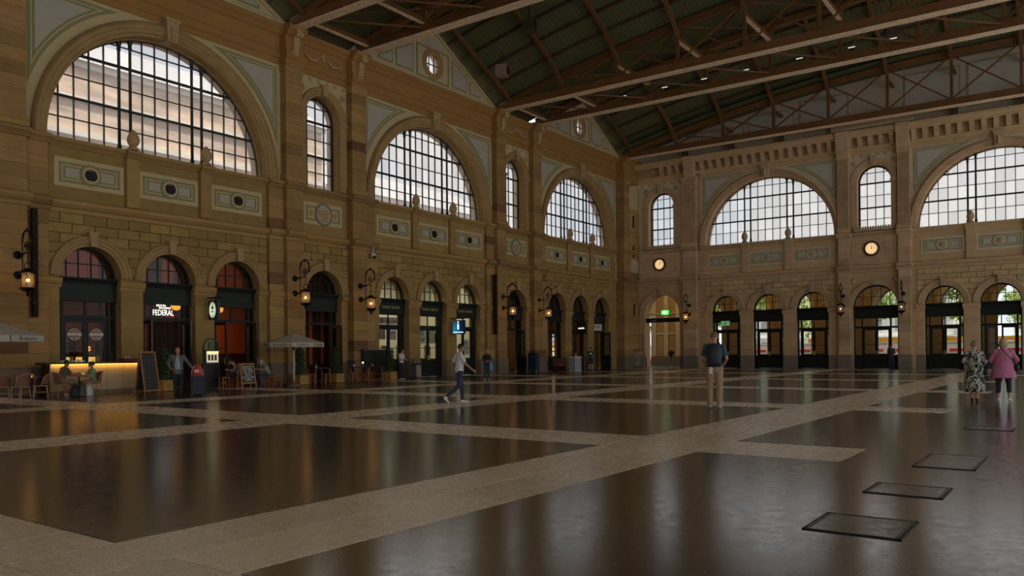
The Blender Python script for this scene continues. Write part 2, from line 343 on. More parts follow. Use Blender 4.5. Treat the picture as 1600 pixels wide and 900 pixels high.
def wall_panel(wall, s0, s1, z0, z1, hexa=False, d=0.0):
    """painted stucco panel: cream border, green frame, pale field and a ringed dark roundel"""
    e = empty('wall_panel', Matrix.Identity(4), wall); cs, cz = (s0+s1)/2, (z0+z1)/2; R = .26
    def ring(x0, x1, y0, y1, b, dd, m, nm):
        k = MB(); k.box(x0,x1,d-dd,d,y0,y0+b); k.box(x0,x1,d-dd,d,y1-b,y1); k.box(x0,x0+b,d-dd,d,y0+b,y1-b); k.box(x1-b,x1,d-dd,d,y0+b,y1-b); obj(nm, k, m, e)
    obj('panel_ground', MB().box(s0, s1, d-.03, d, z0, z1), cream, e)
    ring(s0+.17, s1-.17, z0+.17, z1-.17, .09, .05, greenf, 'green_frame')
    obj('pale_field', MB().box(s0+.42, s1-.42, d-.045, d, z0+.4, z1-.4), greyp, e)
    ring(s0+.34, s1-.34, z0+.32, z1-.32, .05, .06, greenf, 'inner_frame')
    if hexa:
        P = [(cs-.5,cz),(cs-.28,cz+.36),(cs+.28,cz+.36),(cs+.5,cz),(cs+.28,cz-.36),(cs-.28,cz-.36)]
        obj('hexagon_frame', MB().ext(P, d-.07, d, 'y'), greenf, e)
        obj('hexagon_field', MB().ext([(cs+(x-cs)*.82, cz+(y-cz)*.82) for x, y in P], d-.08, d, 'y'), cream, e)
        mb = MB()
        for i in range(6): a = i*PI/3; mb.sphere((cs+.12*math.cos(a), d-.08, cz+.12*math.sin(a)), .1, 8, 6, (1,.5,1.2))
        mb.sphere((cs, d-.09, cz), .09, 8, 6); obj('rosette', mb, ornam, e, True)
    else:
        obj('roundel_ring', MB().lathe([(.25,-.1),(.25,.09),(.31,.11),(.34,.09),(.37,.1),(.42,.08),(.42,-.1)], (cs,d,cz), 24, axis='y', hole=True), greenf, e, True)
        obj('roundel_mid_ring', MB().lathe([(.25,.05),(.25,.115),(.33,.115),(.33,.05)], (cs,d,cz), 24, axis='y', hole=True), cream, e, True)
        obj('roundel_opening', MB().lathe([(.255,-.02),(.255,.06),(.1,.05),(.01,.05)], (cs,d,cz), 20, axis='y'), ironm, e, True)
    return e
def clip_cell(cx, zc, R, x0, x1, z0, z1):
    """a window cell cut by the arch circle (centre cx, zc) - polygon or None"""
    top = []; N = 6
    for i in range(N+1):
        x = x0+(x1-x0)*i/N; q = R*R-(x-cx)**2
        t = zc+math.sqrt(q) if q > 0 else zc
        t = min(t, z1)
        top.append((x, t))
    top = [(x, t) for x, t in top if t > z0+.01]
    if len(top) < 2 or top[-1][0]-top[0][0] < .03: return None
    if all(abs(t-z1) < 1e-6 for _, t in top): top = [top[0], top[-1]]
    return [(top[0][0], z0)]+[(top[-1][0], z0)]+top[::-1]
def arched_window(F, c, r, zs, zb, xs, zr, label, d=.55, thick_x=(), thick_z=(), group=None):
    WIN[0] += 1
    e = tag(empty('window_%d' % WIN[0], F @ T(c, d, zb)), label, 'window', kind='structure')
    X = sorted([-r]+list(xs)+[r]); Zs = [zb]+list(zr)+[zs+r+.01]
    for x0, x1 in zip(X, X[1:]):
        for z0, z1 in zip(Zs, Zs[1:]):
            p = clip_cell(0, zs, r, x0, x1, z0, z1)
            if p: obj('pane', MB().ext([(x, z-zb) for x, z in p], -.006, .006, 'y'), pane_m, e, fix=False)
    def hbar(z, b, nm):
        q = r*r-max(0, z-zs)**2; x = math.sqrt(max(q, 0)) if z > zs else r
        obj(nm, MB().box(-x, x, -.05, .05, z-zb-b/2, z-zb+b/2), mull, e)
    for z in zr: hbar(z, .1 if z in thick_z else .035, 'glazing_bar')
    for x in xs:
        zt = zs+math.sqrt(max(r*r-x*x, 0))-zb
        if x in thick_x:
            obj('colonnette', MB().lathe([(.09,0),(.09,.25),(.065,.3),(.06,zt-.45),(.09,zt-.4),(.07,zt-.3),(.12,zt-.1),(.12,zt)], (x,-.08,0), 10), mull, e, True)
        else: obj('glazing_bar', MB().box(x-.022, x+.022, -.04, .04, 0, zt), mull, e)
    obj('window_frame', MB().arch_sweep(0, zs-zb, [(r-.09,-.06),(r+.02,-.06),(r+.02,.06),(r-.09,.06)], n=36, leg=(0 if zs-zb > .1 else None)), mull, e, True)
    obj('bottom_rail', MB().box(-r, r, -.06, .06, -.02, .07), mull, e)
    return e
COLS = [-4.3,-3.7,-3.1,-2.5,-1.9,-1.42,-.86,-.29,.29,.86,1.42,1.9,2.5,3.1,3.7,4.3]
ROWS = [10.81,11.64,12.5,13.4,14.24]
ROWSN = [10.81,11.64,12.5,13.4,14.15]
def wide_bay(F, wall, shell, c, W, far, names, ro):
    d_open = .95
    for k in (-1, 0, 1):
        cc = c+k*3.35; s0, s1 = cc-1.675, cc+1.675
        shell.arch_tile(s0, s1, 0, 7.3, cc, 1.2, 4.55, 0, 0, d_open)
        small_arch(wall, cc, 1.2, 4.55)
    for a, b in ((c-W, c-5.025), (c+5.025, c+W)): shell.box(a, b, 0, .95, 0, 7.3)
    shell.box(c-W, c+W, 0, .95, 7.3, 9.85)
    shell.arch_tile(c-W, c+W, 9.85, 15.6, c, 5.0, 9.85, 9.85, 0, .95, 48)
    shell.box(c-W, c+W, 0, .95, 15.6, 17.4)
    # piers between the doors carry an impost and a granite plinth
    for k, (a, b) in enumerate(((c-5.025,c-3.35-1.2), (c-3.35+1.2,c-1.2), (c+1.2,c+3.35-1.2), (c+3.35+1.2,c+5.025))):
        obj('impost', MB().ext(shift(Z_IMP, 0), a-.06, b+.06, 'x'), sand, wall)
        stone(wall, a-.02, b+.02, -.05, .3, 0, 1.0, granite, 'plinth_stone')
        z = 1.0
        for q in range(6): stone(wall, a, b, -.012, .02, z, z+3.1/6, ashl if not far else sand); z += 3.1/6
    ashlar(wall, c-5.0, c+5.0, [(c+k*3.35, 1.5, 4.55) for k in (-1,0,1)])
    obj('string_course', MB().ext(shift(Z_STR, 0), c-W, c+W, 'x'), sand, wall)
    obj('sill_course', MB().ext(shift(Z_SILL, 0), c-W, c+W, 'x'), sand, wall)
    obj('parapet_band', MB().box(c-5.03, c+5.03, -.02, .02, 7.5, 9.5), ashl if not far else sand, wall)
    for k in (-1, 0, 1): wall_panel(wall, c+k*3.37-1.36, c+k*3.37+1.36, 7.98, 9.1, far, -.02)
    for k in (-1.68, 1.68):
        p = empty('pedestal', Matrix.Identity(4), wall)
        obj('pedestal_block', MB().box(c+k-.27, c+k+.27, -.2, 0, 7.5, 9.5), sand, p)
        obj('pedestal_cap', MB().ext(shift(Z_SILL, -.18), c+k-.32, c+k+.32, 'x'), sand, p)
        obj('pine_cone_finial', MB().lathe([(.2,9.86),(.2,9.95),(.12,10.0),(.2,10.1),(.25,10.25),(.22,10.42),(.14,10.58),(.05,10.68),(.01,10.7)], (c+k,-.2,0), 12), ornam, p, True)
    # big arch
    obj('archivolt', MB().arch_sweep(c, 9.87, [(5.0,.05),(5.0,-.1),(5.1,-.1),(5.13,-.16),(5.28,-.16),(5.31,-.2),(5.45,-.2),(ro-.06,-.3),(ro,-.22),(ro,.02)], n=56), arch_s, wall, True)
    obj('arch_lining', MB().arch_sweep(c, 9.87, [(4.93,.32),(5.02,.32),(5.02,.98),(4.93,.98)], n=56), arch_s, wall, True)
    k = MB(); k.ext([(c-.22,14.78),(c+.22,14.78),(c+.3,15.75),(c-.3,15.75)], -.42, .3, 'y'); k.box(c-.35, c+.35, -.46, 0, 15.62, 15.76); k.lathe([(.01,-.26),(.1,-.26),(.1,.26),(.01,.26)], (c,-.45,15.1), 10)
    obj('keystone', k, ornam, wall)
    # spandrels
    for sg in (-1, 1):
        def poly(off):
            R = ro+.35+off; xo = W-.22-off; zt = 15.38-off; P = []
            x1 = math.sqrt(max(R*R-(zt-9.87)**2, 0)); z1 = 9.87+math.sqrt(max(R*R-xo*xo, 0))
            a0 = math.atan2(zt-9.87, x1); a1 = math.atan2(z1-9.87, xo)
            P = [(c+sg*xo, zt)]+[(c+sg*R*math.cos(a0+(a1-a0)*i/14), 9.87+R*math.sin(a0+(a1-a0)*i/14)) for i in range(15)]
            return P
        e = empty('spandrel', Matrix.Identity(4), wall)
        R = ro-.02; P = [(c+sg*W, 9.87), (c+sg*W, 15.52), (c, 15.52)]+[(c+sg*R*math.cos(PI/2-PI/2*i/20), 9.87+R*math.sin(PI/2-PI/2*i/20)) for i in range(21)]
        obj('cream_ground', MB().ext(P, -.03, .0, 'y'), cream, e)
        obj('green_frame', MB().ext(poly(0), -.055, -.02, 'y'), greenf, e)
        obj('cream_fillet', MB().ext(poly(.12), -.06, -.02, 'y'), cream, e)
        obj('green_inner_frame', MB().ext(poly(.17), -.075, -.02, 'y'), greenf, e)
        obj('pale_field', MB().ext(poly(.26), -.082, -.02, 'y'), greyp, e)
    if not far: obj('entablature', MB().ext(shift(Z_ENT, 0), c-W, c+W, 'x'), brown, wall)
    else: obj('architrave', MB().ext(shift([(0,15.45),(-.1,15.45),(-.1,15.62),(-.16,15.66),(-.16,15.8),(0,15.8)], 0), c-W, c+W, 'x'), sand, wall)
    arched_window(F, c, 4.98, 9.87, 9.87, COLS, ROWS, names[0], thick_x=(-1.9,-1.42,1.42,1.9), thick_z=(11.64,13.4))
def narrow_bay(F, wall, shell, c, hw, far, name, rd=1.2, pil=(1.65, 2.65), proj=.45, medal=True, sides=(-1, 1), clock=False, tops=True):
    wo = pil[1]
    shell.arch_tile(c-wo, c+wo, 0, 7.3, c, rd, 4.5, 0, 0, .95)
    shell.box(c-wo, c+wo, 0, .95, 7.3, 9.87)
    shell.arch_tile(c-wo, c+wo, 9.87, 15.6, c, 1.14, 13.5, 9.9, 0, .95)
    shell.box(c-wo, c+wo, 0, .95, 15.6, 17.4)
    small_arch(wall, c, rd, 4.5, ro=min(rd+.42, pil[0]-.02))
    if not far: ashlar(wall, c-pil[0], c+pil[0], [(c, rd+.3, 4.5)], length=.9)
    for sg in (-1, 1):
        a, b = sorted((c+sg*rd, c+sg*pil[0]))
        if b-a > .06:
            obj('impost', MB().ext(shift(Z_IMP, 0), a, b, 'x'), sand, wall); stone(wall, a, b, -.03, .3, 0, 1.0, granite, 'plinth_stone')
    for prof, nm in ((Z_STR, 'string_course'), (Z_SILL, 'sill_course')): obj(nm, MB().ext(shift(prof, -.12 if clock else 0), c-pil[0], c+pil[0], 'x'), sand_r, wall)
    obj('frieze', MB().ext(shift(Z_ENT if not far else [(0,15.45),(-.1,15.45),(-.1,15.62),(-.16,15.66),(-.16,15.8),(0,15.8)], 0), c-pil[0], c+pil[0], 'x'), brown if not far else sand, wall)
    # upper window surround on a cream ground
    k = MB(); k.arch_tile(c-pil[0], c+pil[0], 9.9, 15.5, c, 1.3, 13.5, 9.9, -.03, .03, 20); obj('cream_ground', k, cream, wall)
    obj('archivolt', MB().arch_sweep(c, 13.5, [(1.14,.02),(1.14,-.08),(1.24,-.08),(1.27,-.13),(1.4,-.13),(1.43,-.17),(1.54,-.17),(1.58,-.1),(1.58,.0)], n=24), arch_s, wall, True)
    for sg in (-1, 1):
        obj('window_jamb', MB().box(*sorted((c+sg*1.14, c+sg*1.52)), -.12, .02, 9.9, 13.4), arch_s, wall)
        obj('window_impost', MB().ext(shift([(0,13.3),(-.14,13.3),(-.2,13.4),(-.2,13.5),(0,13.52)], 0), *sorted((c+sg*1.1, c+sg*1.6)), 'x'), arch_s, wall)
        mb = MB()
        for i in range(6): a = i*PI/3; mb.sphere((c+sg*1.32+.12*math.cos(a), -.06, 14.85+.12*math.sin(a)), .085, 8, 6, (1,.6,1))
        obj('rosette', mb.sphere((c+sg*1.32,-.08,14.85), .08, 8, 6), ornam, wall, True)
    k = MB(); k.ext([(c-.13,14.6),(c+.13,14.6),(c+.2,15.2),(c-.2,15.2)], -.32, 0, 'y'); obj('keystone', k, ornam, wall)
    f = empty('ornament_band', Matrix.Identity(4), wall); obj('band_ground', MB().box(c-pil[0], c+pil[0], -.06, 0, 15.2, 15.5), cream, f)
    for i in range(6):
        x = c-pil[0]+(i+.5)*2*pil[0]/6; obj('flower', MB().sphere((x,-.06,15.35), .1, 8, 6, (1.5,.4,1)), ornam, f, True)
    if medal:
        e = empty('wall_panel', Matrix.Identity(4), wall); cz = 8.58
        obj('panel_ground', MB().box(c-1.28, c+1.28, -.03, 0, 8.02, 9.14), cream, e)
        kk = MB()
        for a0, a1, b0, b1 in ((-1.1,1.1,8.22,8.3),(-1.1,1.1,8.86,8.94),(-1.1,-1.02,8.3,8.86),(1.02,1.1,8.3,8.86)): kk.box(c+a0,c+a1,-.06,0,b0,b1)
        obj('green_frame', kk, greenf, e)
        obj('medallion_ring', MB().lathe([(.48,-.02),(.48,.12),(.53,.14),(.58,.1),(.58,-.02)], (c,0,cz), 28, axis='y', hole=True), greenf, e, True)
        obj('medallion_disc', MB().lathe([(.5,0),(.5,.07),(.01,.06)], (c,0,cz), 24, axis='y'), greyp, e, True)
        mb = MB()      # winged seated figure in relief
        for x, z, r, sx, sz in ((0,.22,.09,1,1.1),(0,.0,.14,1,1.5),(-.2,.1,.1,1.9,1.2),(.2,.12,.1,1.7,1.3),(-.1,-.26,.09,.9,2.0),(.12,-.25,.09,1.3,1.7),(.26,-.1,.06,1,2.2),(-.28,-.1,.05,1,2)):
            mb.sphere((c+x,-.07,cz+z), r, 10, 6, (sx,.5,sz))
        obj('relief_figure', mb, ornam, e, True)
        for sg in (-1, 1): obj('side_ornament', MB().sphere((c+sg*.8,-.04,cz), .12, 8, 6, (1,.4,1.6)), ornam, e, True)
    if not far and tops:
        # festoon on the frieze
        e = empty('festoon', Matrix.Identity(4), wall)
        for sg in (-1, 1):
            P = [(c+sg*(.1+1.15*t), -.14, 16.72-.34*math.sin(PI*t)-.12*t) for t in [i/12 for i in range(13)]]
            obj('garland', MB().tube(P, [.03+.05*math.sin(PI*i/12) for i in range(13)], 7), ornam, e, True)
        obj('bow', MB().sphere((c,-.14,16.6), .1, 8, 6, (1,.6,2.2)), ornam, e, True)
    for sg in sides:
        a, b = sorted((c+sg*pil[0], c+sg*pil[1])); pilaster(wall, a, b, proj, fluted=far, top=tops and not far, mat=sand_r)
    arched_window(F, c, 1.12, 13.5, 9.9, [-.56,0,.56], ROWSN, name, thick_z=(11.64,13.4))
def gable(F, wall, c, label):
    """stucco gable with an oculus over a wide bay of the left wall"""
    e = empty('gable', Matrix.Identity(4), wall); zb, za, hw = 17.46, 20.75, 6.15; oc = (c, 18.72); R = .62
    tri = [(c-hw, zb), (c+hw, zb), (c, za)]
    def hit(a):
        dx, dz = math.cos(a), math.sin(a); best = 1e9
        for (x0,z0),(x1,z1) in zip(tri, tri[1:]+tri[:1]):
            ex, ez = x1-x0, z1-z0; den = dx*ez-dz*ex
            if abs(den) < 1e-9: continue
            t = ((x0-oc[0])*ez-(z0-oc[1])*ex)/den; u = ((x0-oc[0])*dz-(z0-oc[1])*dx)/den
            if t > 0 and -1e-6 <= u <= 1+1e-6: best = min(best, t)
        return (oc[0]+dx*best, oc[1]+dz*best)
    ang = sorted([2*PI*i/40 for i in range(40)]+[math.atan2(z-oc[1], x-oc[0]) % (2*PI) for x, z in tri]); mb = MB(); n = len(ang)
    ci = [(oc[0]+R*math.cos(a), oc[1]+R*math.sin(a)) for a in ang]; oo = [hit(a) for a in ang]
    mb.add([(x,-.12,z) for x,z in ci]+[(x,-.12,z) for x,z in oo]+[(x,.35,z) for x,z in ci], [(i,(i+1)%n,n+(i+1)%n,n+i) for i in range(n)]+[(i,2*n+i,2*n+(i+1)%n,(i+1)%n) for i in range(n)])
    obj('gable_face', mb, cream, e)
    obj('gable_base', MB().ext(shift([(0,17.46),(-.2,17.46),(-.2,17.6),(-.14,17.66),(0,17.66)], -.05), c-hw, c+hw, 'x'), cream, e)
    def zt(x): return za-(za-zb)*abs(x-c)/hw
    for sg in (-1, 1):
        for x0, x1 in ((1.75,3.2),(3.45,4.6),(4.82,5.75)):
            for off, dd, m, nm in ((0,.15,greenf,'panel_frame'),(.09,.165,greyp,'panel_field')):
                a, b = x0+off, x1-off; P = [(c+sg*a, 17.8+off), (c+sg*b, 17.8+off), (c+sg*b, max(17.82+off, zt(c+b)-.3-off)), (c+sg*a, zt(c+a)-.3-off)]
                if P[2][1]-P[1][1] < .05 and P[3][1]-P[0][1] < .1: continue
                obj(nm, MB().ext(P, -dd, -.1, 'y'), m, e)
        obj('rake_moulding', MB().bar((c+sg*hw,-.16,zb+.02),(c,-.16,za+.02), .12, .18), cream, e)
    k = MB()
    for a0,a1,b0,b1 in ((-1.45,1.45,17.72,17.8),(-1.45,1.45,19.55,19.63),(-1.45,-1.37,17.8,19.55),(1.37,1.45,17.8,19.55)): k.box(c+a0,c+a1,-.16,-.1,b0,b1)
    obj('oculus_panel_frame', k, greenf, e)
    obj('apex_panel', MB().ext([(c-.9,19.75),(c+.9,19.75),(c,20.25)], -.15, -.1, 'y'), greyp, e)
    obj('oculus_ring', MB().lathe([(R-.02,-.12),(R-.02,.18),(R+.08,.24),(R+.2,.22),(R+.3,.16),(R+.3,.05),(R+.1,-.12)], (c,0,oc[1]), 32, axis='y', hole=True), arch_s, e, True)
    WIN[0] += 1
    wn = tag(empty('window_%d' % WIN[0], F @ T(c, .02, oc[1])), label, 'window', kind='structure')
    q = R+.02
    for sx in (-1, 0, 1):
        for sz in (-1, 1):
            x0, x1 = (-q, -q/3) if sx < 0 else ((-q/3, q/3) if sx == 0 else (q/3, q)); P = []
            for i in range(7):
                x = x0+(x1-x0)*i/6; P.append((x, sz*math.sqrt(max(0, q*q-x*x))))
            obj('pane', MB().ext([(x0,0)]+[(x1,0)]+P[::-1], -.005, .005, 'y'), pane_m, wn, fix=False)
    for x in (-q/3, q/3): obj('glazing_bar', MB().box(x-.02, x+.02, -.03, .03, -.95*q, .95*q), mull, wn)
    obj('glazing_bar', MB().box(-q, q, -.03, .03, -.02, .02), mull, wn)

WIDE_L = [19.55, 36.6, 53.65]; NAR_L = [11.03, 28.08, 45.13]
WL = 17.05/2-2.65
wl_names = ['large semicircular window above the brasserie arches, nearest and largest on the left', 'large semicircular window above the tourist office arches, middle of the left wall',
            'large semicircular window at the far end of the left wall next to the corner']
nl_names = ['narrow arched window at the left edge, mostly out of frame', 'narrow arched window above the winged-figure medallion between the first and second big arches', 'narrow arched window between the second and third big arches of the left wall']
gl_names = ['round gable window above the nearest big arch', 'round six-pane gable window above the tourist office bay', 'round gable window above the third bay, half behind the truss']
for c, nm, g in zip(WIDE_L, wl_names, gl_names):
    wide_bay(FL, wallL, shellL, c, WL, False, [nm], 5.58); gable(FL, wallL, c, g)
for c, nm in zip(NAR_L, nl_names):
    narrow_bay(FL, wallL, shellL, c, 1.65, False, nm)
    for sg in (-1, 1):      # flat pier strips beside the pilasters, up to the sill
        a, b = sorted((c+sg*2.65, c+sg*3.5)); e = empty('pier_strip', Matrix.Identity(4), wallL); z = 0
        stone(e, a, b, -.25, 0, 0, 1.02, granite, 'plinth_stone'); z = 1.02; hh = (6.98-z)/11
        for k in range(11): stone(e, a, b, -.2, 0, z, z+hh, sand_r if rng.random() < .5 else sand); z += hh
        z = 7.5
        for k in range(4): stone(e, a, b, -.2, 0, z, z+.5, sand_r); z += .5
        obj('string_course', MB().ext(shift(Z_STR, -.2), a-.05, b+.05, 'x'), sand_r, e); obj('sill_course', MB().ext(shift(Z_SILL, -.2), a-.05, b+.05, 'x'), sand_r, e)
        obj('impost_band', MB().ext(shift(Z_IMP, -.2), a-.03, b+.03, 'x'), sand, e)
shellL.box(-30, 8.38, 0, .95, 0, 17.4)
# corner pier of the left wall, with its panel and slit openings
a, b = 59.53, XF
pe = empty('corner_pier', Matrix.Identity(4), wallL); z = 0
for h in (.5, .52): stone(pe, a-.04, b, -.8, 0, z, z+h, granite, 'plinth_stone'); z += h
hh = (6.98-z)/11
for k in range(11): stone(pe, a, b, -.75, 0, z, z+hh, sand_r); z += hh
obj('string_course', MB().ext(shift(Z_STR, -.75), a-.12, b, 'x'), sand_r, pe); z = 7.5
for k in range(4): stone(pe, a, b, -.75, 0, z, z+.5, sand_r); z += .5
obj('sill_course', MB().ext(shift(Z_SILL, -.75), a-.12, b, 'x'), sand_r, pe); z = 9.87; hh = (15.2-z)/10
for k in range(10):
    stone(pe, a, a+.95, -.8, 0, z, z+hh, sand_r); stone(pe, a+.95, b, -.75, 0, z, z+hh, sand); z += hh
obj('cream_ground', MB().box(a+1.0, b-.05, -.77, -.7, 13.3, 15.15), cream, pe)
obj('entablature_block', MB().ext(shift(Z_ENT, -.75), a-.06, b, 'x'), brown, pe)
obj('capital', MB().box(a-.05, a+1.0, -.9, 0, 15.2, 15.55), sand, pe)

obj('panel_ground', MB().box(a+1.15, b-.1, -.79, -.7, 8.0, 9.1), cream, pe); obj('pale_field', MB().box(a+1.4, b-.35, -.8, -.7, 8.3, 8.8), greyp, pe)

for z in (4.4, 9.3, 11.8): obj('slit_opening', MB().box(a+1.6, a+1.85, -.78, -.7, z, z+.95), ironm, pe)
# ---- far wall
WF = 5.385
wide_bay(FF, wallF, shellF, 11.73, WF, True, ['large semicircular window in the end wall, left of the clock over the central doors'], 5.36)
wide_bay(FF, wallF, shellF, 27.2, WF, True, ['large semicircular window in the end wall cut by the right picture edge'], 5.36)
narrow_bay(FF, wallF, shellF, 2.87, 1.6, True, 'narrow arched window above the corner clock', rd=1.58, pil=(2.03, 3.2), proj=.38, medal=False, sides=(1,), clock=True)
narrow_bay(FF, wallF, shellF, 19.46, 1.6, True, 'narrow arched window above the central clock of the end wall', rd=1.52, pil=(1.62, 2.4), proj=.38, medal=False, clock=True)
shellF.box(32.55, 60, 0, .95, 0, 17.4); shellF.box(5.9, 6.36, 0, .95, 0, 17.4)
for c, hw, q in ((2.87, 2.0, 0), (19.46, 1.6, 1)):
    e = empty('clock_panel', Matrix.Identity(4), wallF)
    obj('panel_block', MB().box(c-hw, c+hw, -.14, 0, 7.5, 9.5), sand_r, e)
    k = MB()
    for a0,a1,b0,b1 in ((-1.45,1.45,7.9,7.98),(-1.45,1.45,9.1,9.18),(-1.45,-1.37,7.98,9.1),(1.37,1.45,7.98,9.1)): k.box(c+a0,c+a1,-.19,-.13,b0,b1)
    obj('panel_frame', k, sand, e)
    for sg in (-1, 1):
        kk = MB()
        for i, w_ in enumerate((.3,.18)): kk.box(c+sg*.98-w_, c+sg*.98+w_, -.16-.03*i, -.13, 8.6-w_-.1, 8.6+w_+.1)
        obj('side_panel', kk, sand, e)
    kk = MB(); n = 15          # cresting below the window
    kk.box(c-1.28, c+1.28, -.42, -.05, 9.86, 10.0)
    for i in range(n):
        x = c-1.2+i*2.4/(n-1); kk.ext([(x-.07,10.0),(x+.07,10.0),(x+.08,10.12),(x,10.24),(x-.08,10.12)], -.4, -.34, 'y')
    obj('cresting', kk, ornam, e)
    for sg in (-1, 1):
        if q: obj('boss', MB().sphere((c+sg*1.75, -.06, 6.35) if False else (c+sg*1.45,-.06,6.35), .22, 12, 8, (1,.7,1)), ornam, e, True)
# modillion cornice of the far wall
for a, b in ((.75, 33.0),):
    obj('cornice_frieze', MB().ext(shift([(0,15.78),(-.12,15.78),(-.2,15.86),(-.2,15.95),(0,15.95)], -.1), a, b, 'x'), sand, wallF)
    obj('cornice_back', MB().box(a, b, -.12, 0, 15.9, 16.75), brown, wallF)
    obj('cornice_crown', MB().ext(shift([(0,16.62),(-.5,16.62),(-.52,16.72),(-.62,16.78),(-.72,16.92),(-.72,17.1),(-.5,17.18),(0,17.2)], -.1), a, b, 'x'), sand, wallF)
cm = MB(); cm.ext([(-.1,15.95),(-.28,15.95),(-.34,16.1),(-.5,16.4),(-.6,16.62),(-.1,16.62)], -.15, .15, 'x'); cme = cm.mesh('corbel'); cme.materials.append(arch_s)
for i in range(39):
    s = 3.1+i*.705
    if s < 32.9:
        o = bpy.data.objects.new('corbel', cme); COL.objects.link(o); o.parent = wallF; o.location = (s, 0, 0)
for s in (5.6, 17.45, 21.47): obj('cornice_break', MB().ext(shift([(0,15.5),(-.5,15.5),(-.6,15.9),(-.72,16.6),(-.8,16.8),(-.86,17.1),(-.7,17.2),(0,17.2)], -.1), s-.42, s+.42, 'x'), arch_s, wallF)
k = MB(); k.box(16.7, 22.2, -.75, -.5, 17.2, 17.4)
for i in range(27): x = 16.8+i*.2; k.ext([(x-.08,17.4),(x+.08,17.4),(x+.09,17.55),(x,17.75),(x-.09,17.55)], -.7, -.6, 'y')
obj('roof_cresting', k, ornam, wallF)
# plaster wall above the cornice, up to the roof curve
def ztop(Y): return 17.55+3.3*(1-((Y+27.0)/27.0)**2)
mb = MB(); N = 30; vs = []
for i in range(N+1):
    s = 54.0*i/N; vs += [(s, .1, 17.0), (s, .1, max(17.3, ztop(-s))+.75)]
mb.add(vs, [(2*i, 2*i+2, 2*i+3, 2*i+1) for i in range(N)]); obj('upper_plaster', mb, wallw, wallF)
for i, s in enumerate((8.2, 12.1, 16.0, 23.2, 27.1, 31.0)):
    z1 = ztop(-s)-.15
    for off, m, dd in ((0, greenf, .04), (.1, greyp, .055)):
        obj('plaster_frame' if off == 0 else 'plaster_field', MB().box(s-1.75+off, s+1.75-off, .1-dd, .1, 17.75+off, z1-off), m, wallF)
obj('masonry', shellL, sand, wallL); obj('masonry', shellF, sand, wallF)

# end wall copies: greyer hue, and lightened in place of light missing there
FARM = {sand: M('brightened_sandstone', (0.63, 0.43, 0.235), 0.85, vary=0.10, noise=(1.6, 0.10), strata=(7, 0.10), bump=(30, 0.15)), sand_r: M('brightened_pink_sandstone', (0.58, 0.39, 0.22), 0.85, vary=0.22, noise=(1.2, 0.14), strata=(9, 0.12), bump=(30, 0.15)),
        ashl: M('brightened_ashlar', (0.61, 0.43, 0.22), 0.88, vary=0.18, noise=(2.0, 0.14), strata=(12, 0.08), bump=(40, 0.2)), arch_s: M('brightened_arch_stone', (0.56, 0.38, 0.22), 0.85, noise=(1.5, 0.14), strata=(5, 0.10), bump=(30, 0.12)),
        sand_dk: M('brightened_dark_red_sandstone', (0.40, 0.24, 0.14), 0.85, vary=0.15, noise=(1.2, 0.14)), brown: M('brightened_frieze_stone', (0.46, 0.30, 0.15), 0.85, noise=(1.0, 0.12), strata=(10, 0.10)), cream: M('brightened_cream_stucco', (0.66, 0.55, 0.36), 0.8, noise=(2, 0.07)), greenf: M('brightened_sage_stucco', (0.36, 0.345, 0.20), 0.8, noise=(3, 0.08)),
        greyp: M('brightened_grey_stucco', (0.58, 0.53, 0.46), 0.8, noise=(1.3, 0.06)), ornam: M('brightened_carved_stone', (0.50, 0.37, 0.22), 0.85, noise=(6, 0.15), bump=(25, 0.4)), granite: M('brightened_granite_plinth', (0.24, 0.19, 0.145), 0.7, vary=0.2, noise=(8, 0.15)), wallw: M('brightened_upper_plaster', (0.60, 0.49, 0.37), 0.85, noise=(0.8, 0.08))}
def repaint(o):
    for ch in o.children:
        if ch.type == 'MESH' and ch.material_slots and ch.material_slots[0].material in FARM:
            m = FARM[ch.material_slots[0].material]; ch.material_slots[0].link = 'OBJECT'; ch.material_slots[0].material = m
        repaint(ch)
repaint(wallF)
# ================================================================ ceiling: boarded roof, ribs, purlins, trusses
ceil = tag(empty('ceiling', FL), 'green boarded hall roof on brown trusses, curved ribs and purlins', 'ceiling', kind='structure')
YS = [1.0-56.0*i/28 for i in range(29)]
def eave(Y): return ztop(Y)+.3
def strip(xz0, xz1):
    mb = MB(); vs = []
    for Y in YS:
        (a, za), (b, zb) = xz0, xz1; vs += [(a, Y, eave(Y)+za), (b, Y, eave(Y)+zb)]
    return mb.add(vs, [(2*i, 2*i+2, 2*i+3, 2*i+1) for i in range(len(YS)-1)])
for c in (-14.55, 2.5, 19.55, 36.6, 53.65):
    for sg in (-1, 1): obj('roof_slope', strip((c+sg*6.5, -.02), (c, 3.12)), soff, ceil)
for n in (-23.1, -6.02, 11.03, 28.08, 45.13, 61.3): obj('roof_valley', strip((n-2.2, .02), (n+2.2, .02)), soff, ceil)
def sweep_y(xf, zf, wd, ht, y0=0.3, y1=-40, n=16):
    mb = MB(); P = [(xf, y0+(y1-y0)*i/n, zf(y0+(y1-y0)*i/n)) for i in range(n+1)]
    for p, q in zip(P, P[1:]): mb.bar(p, q, wd, ht)
    return mb
NODES = [-1.3-3.9*k for k in range(10)]
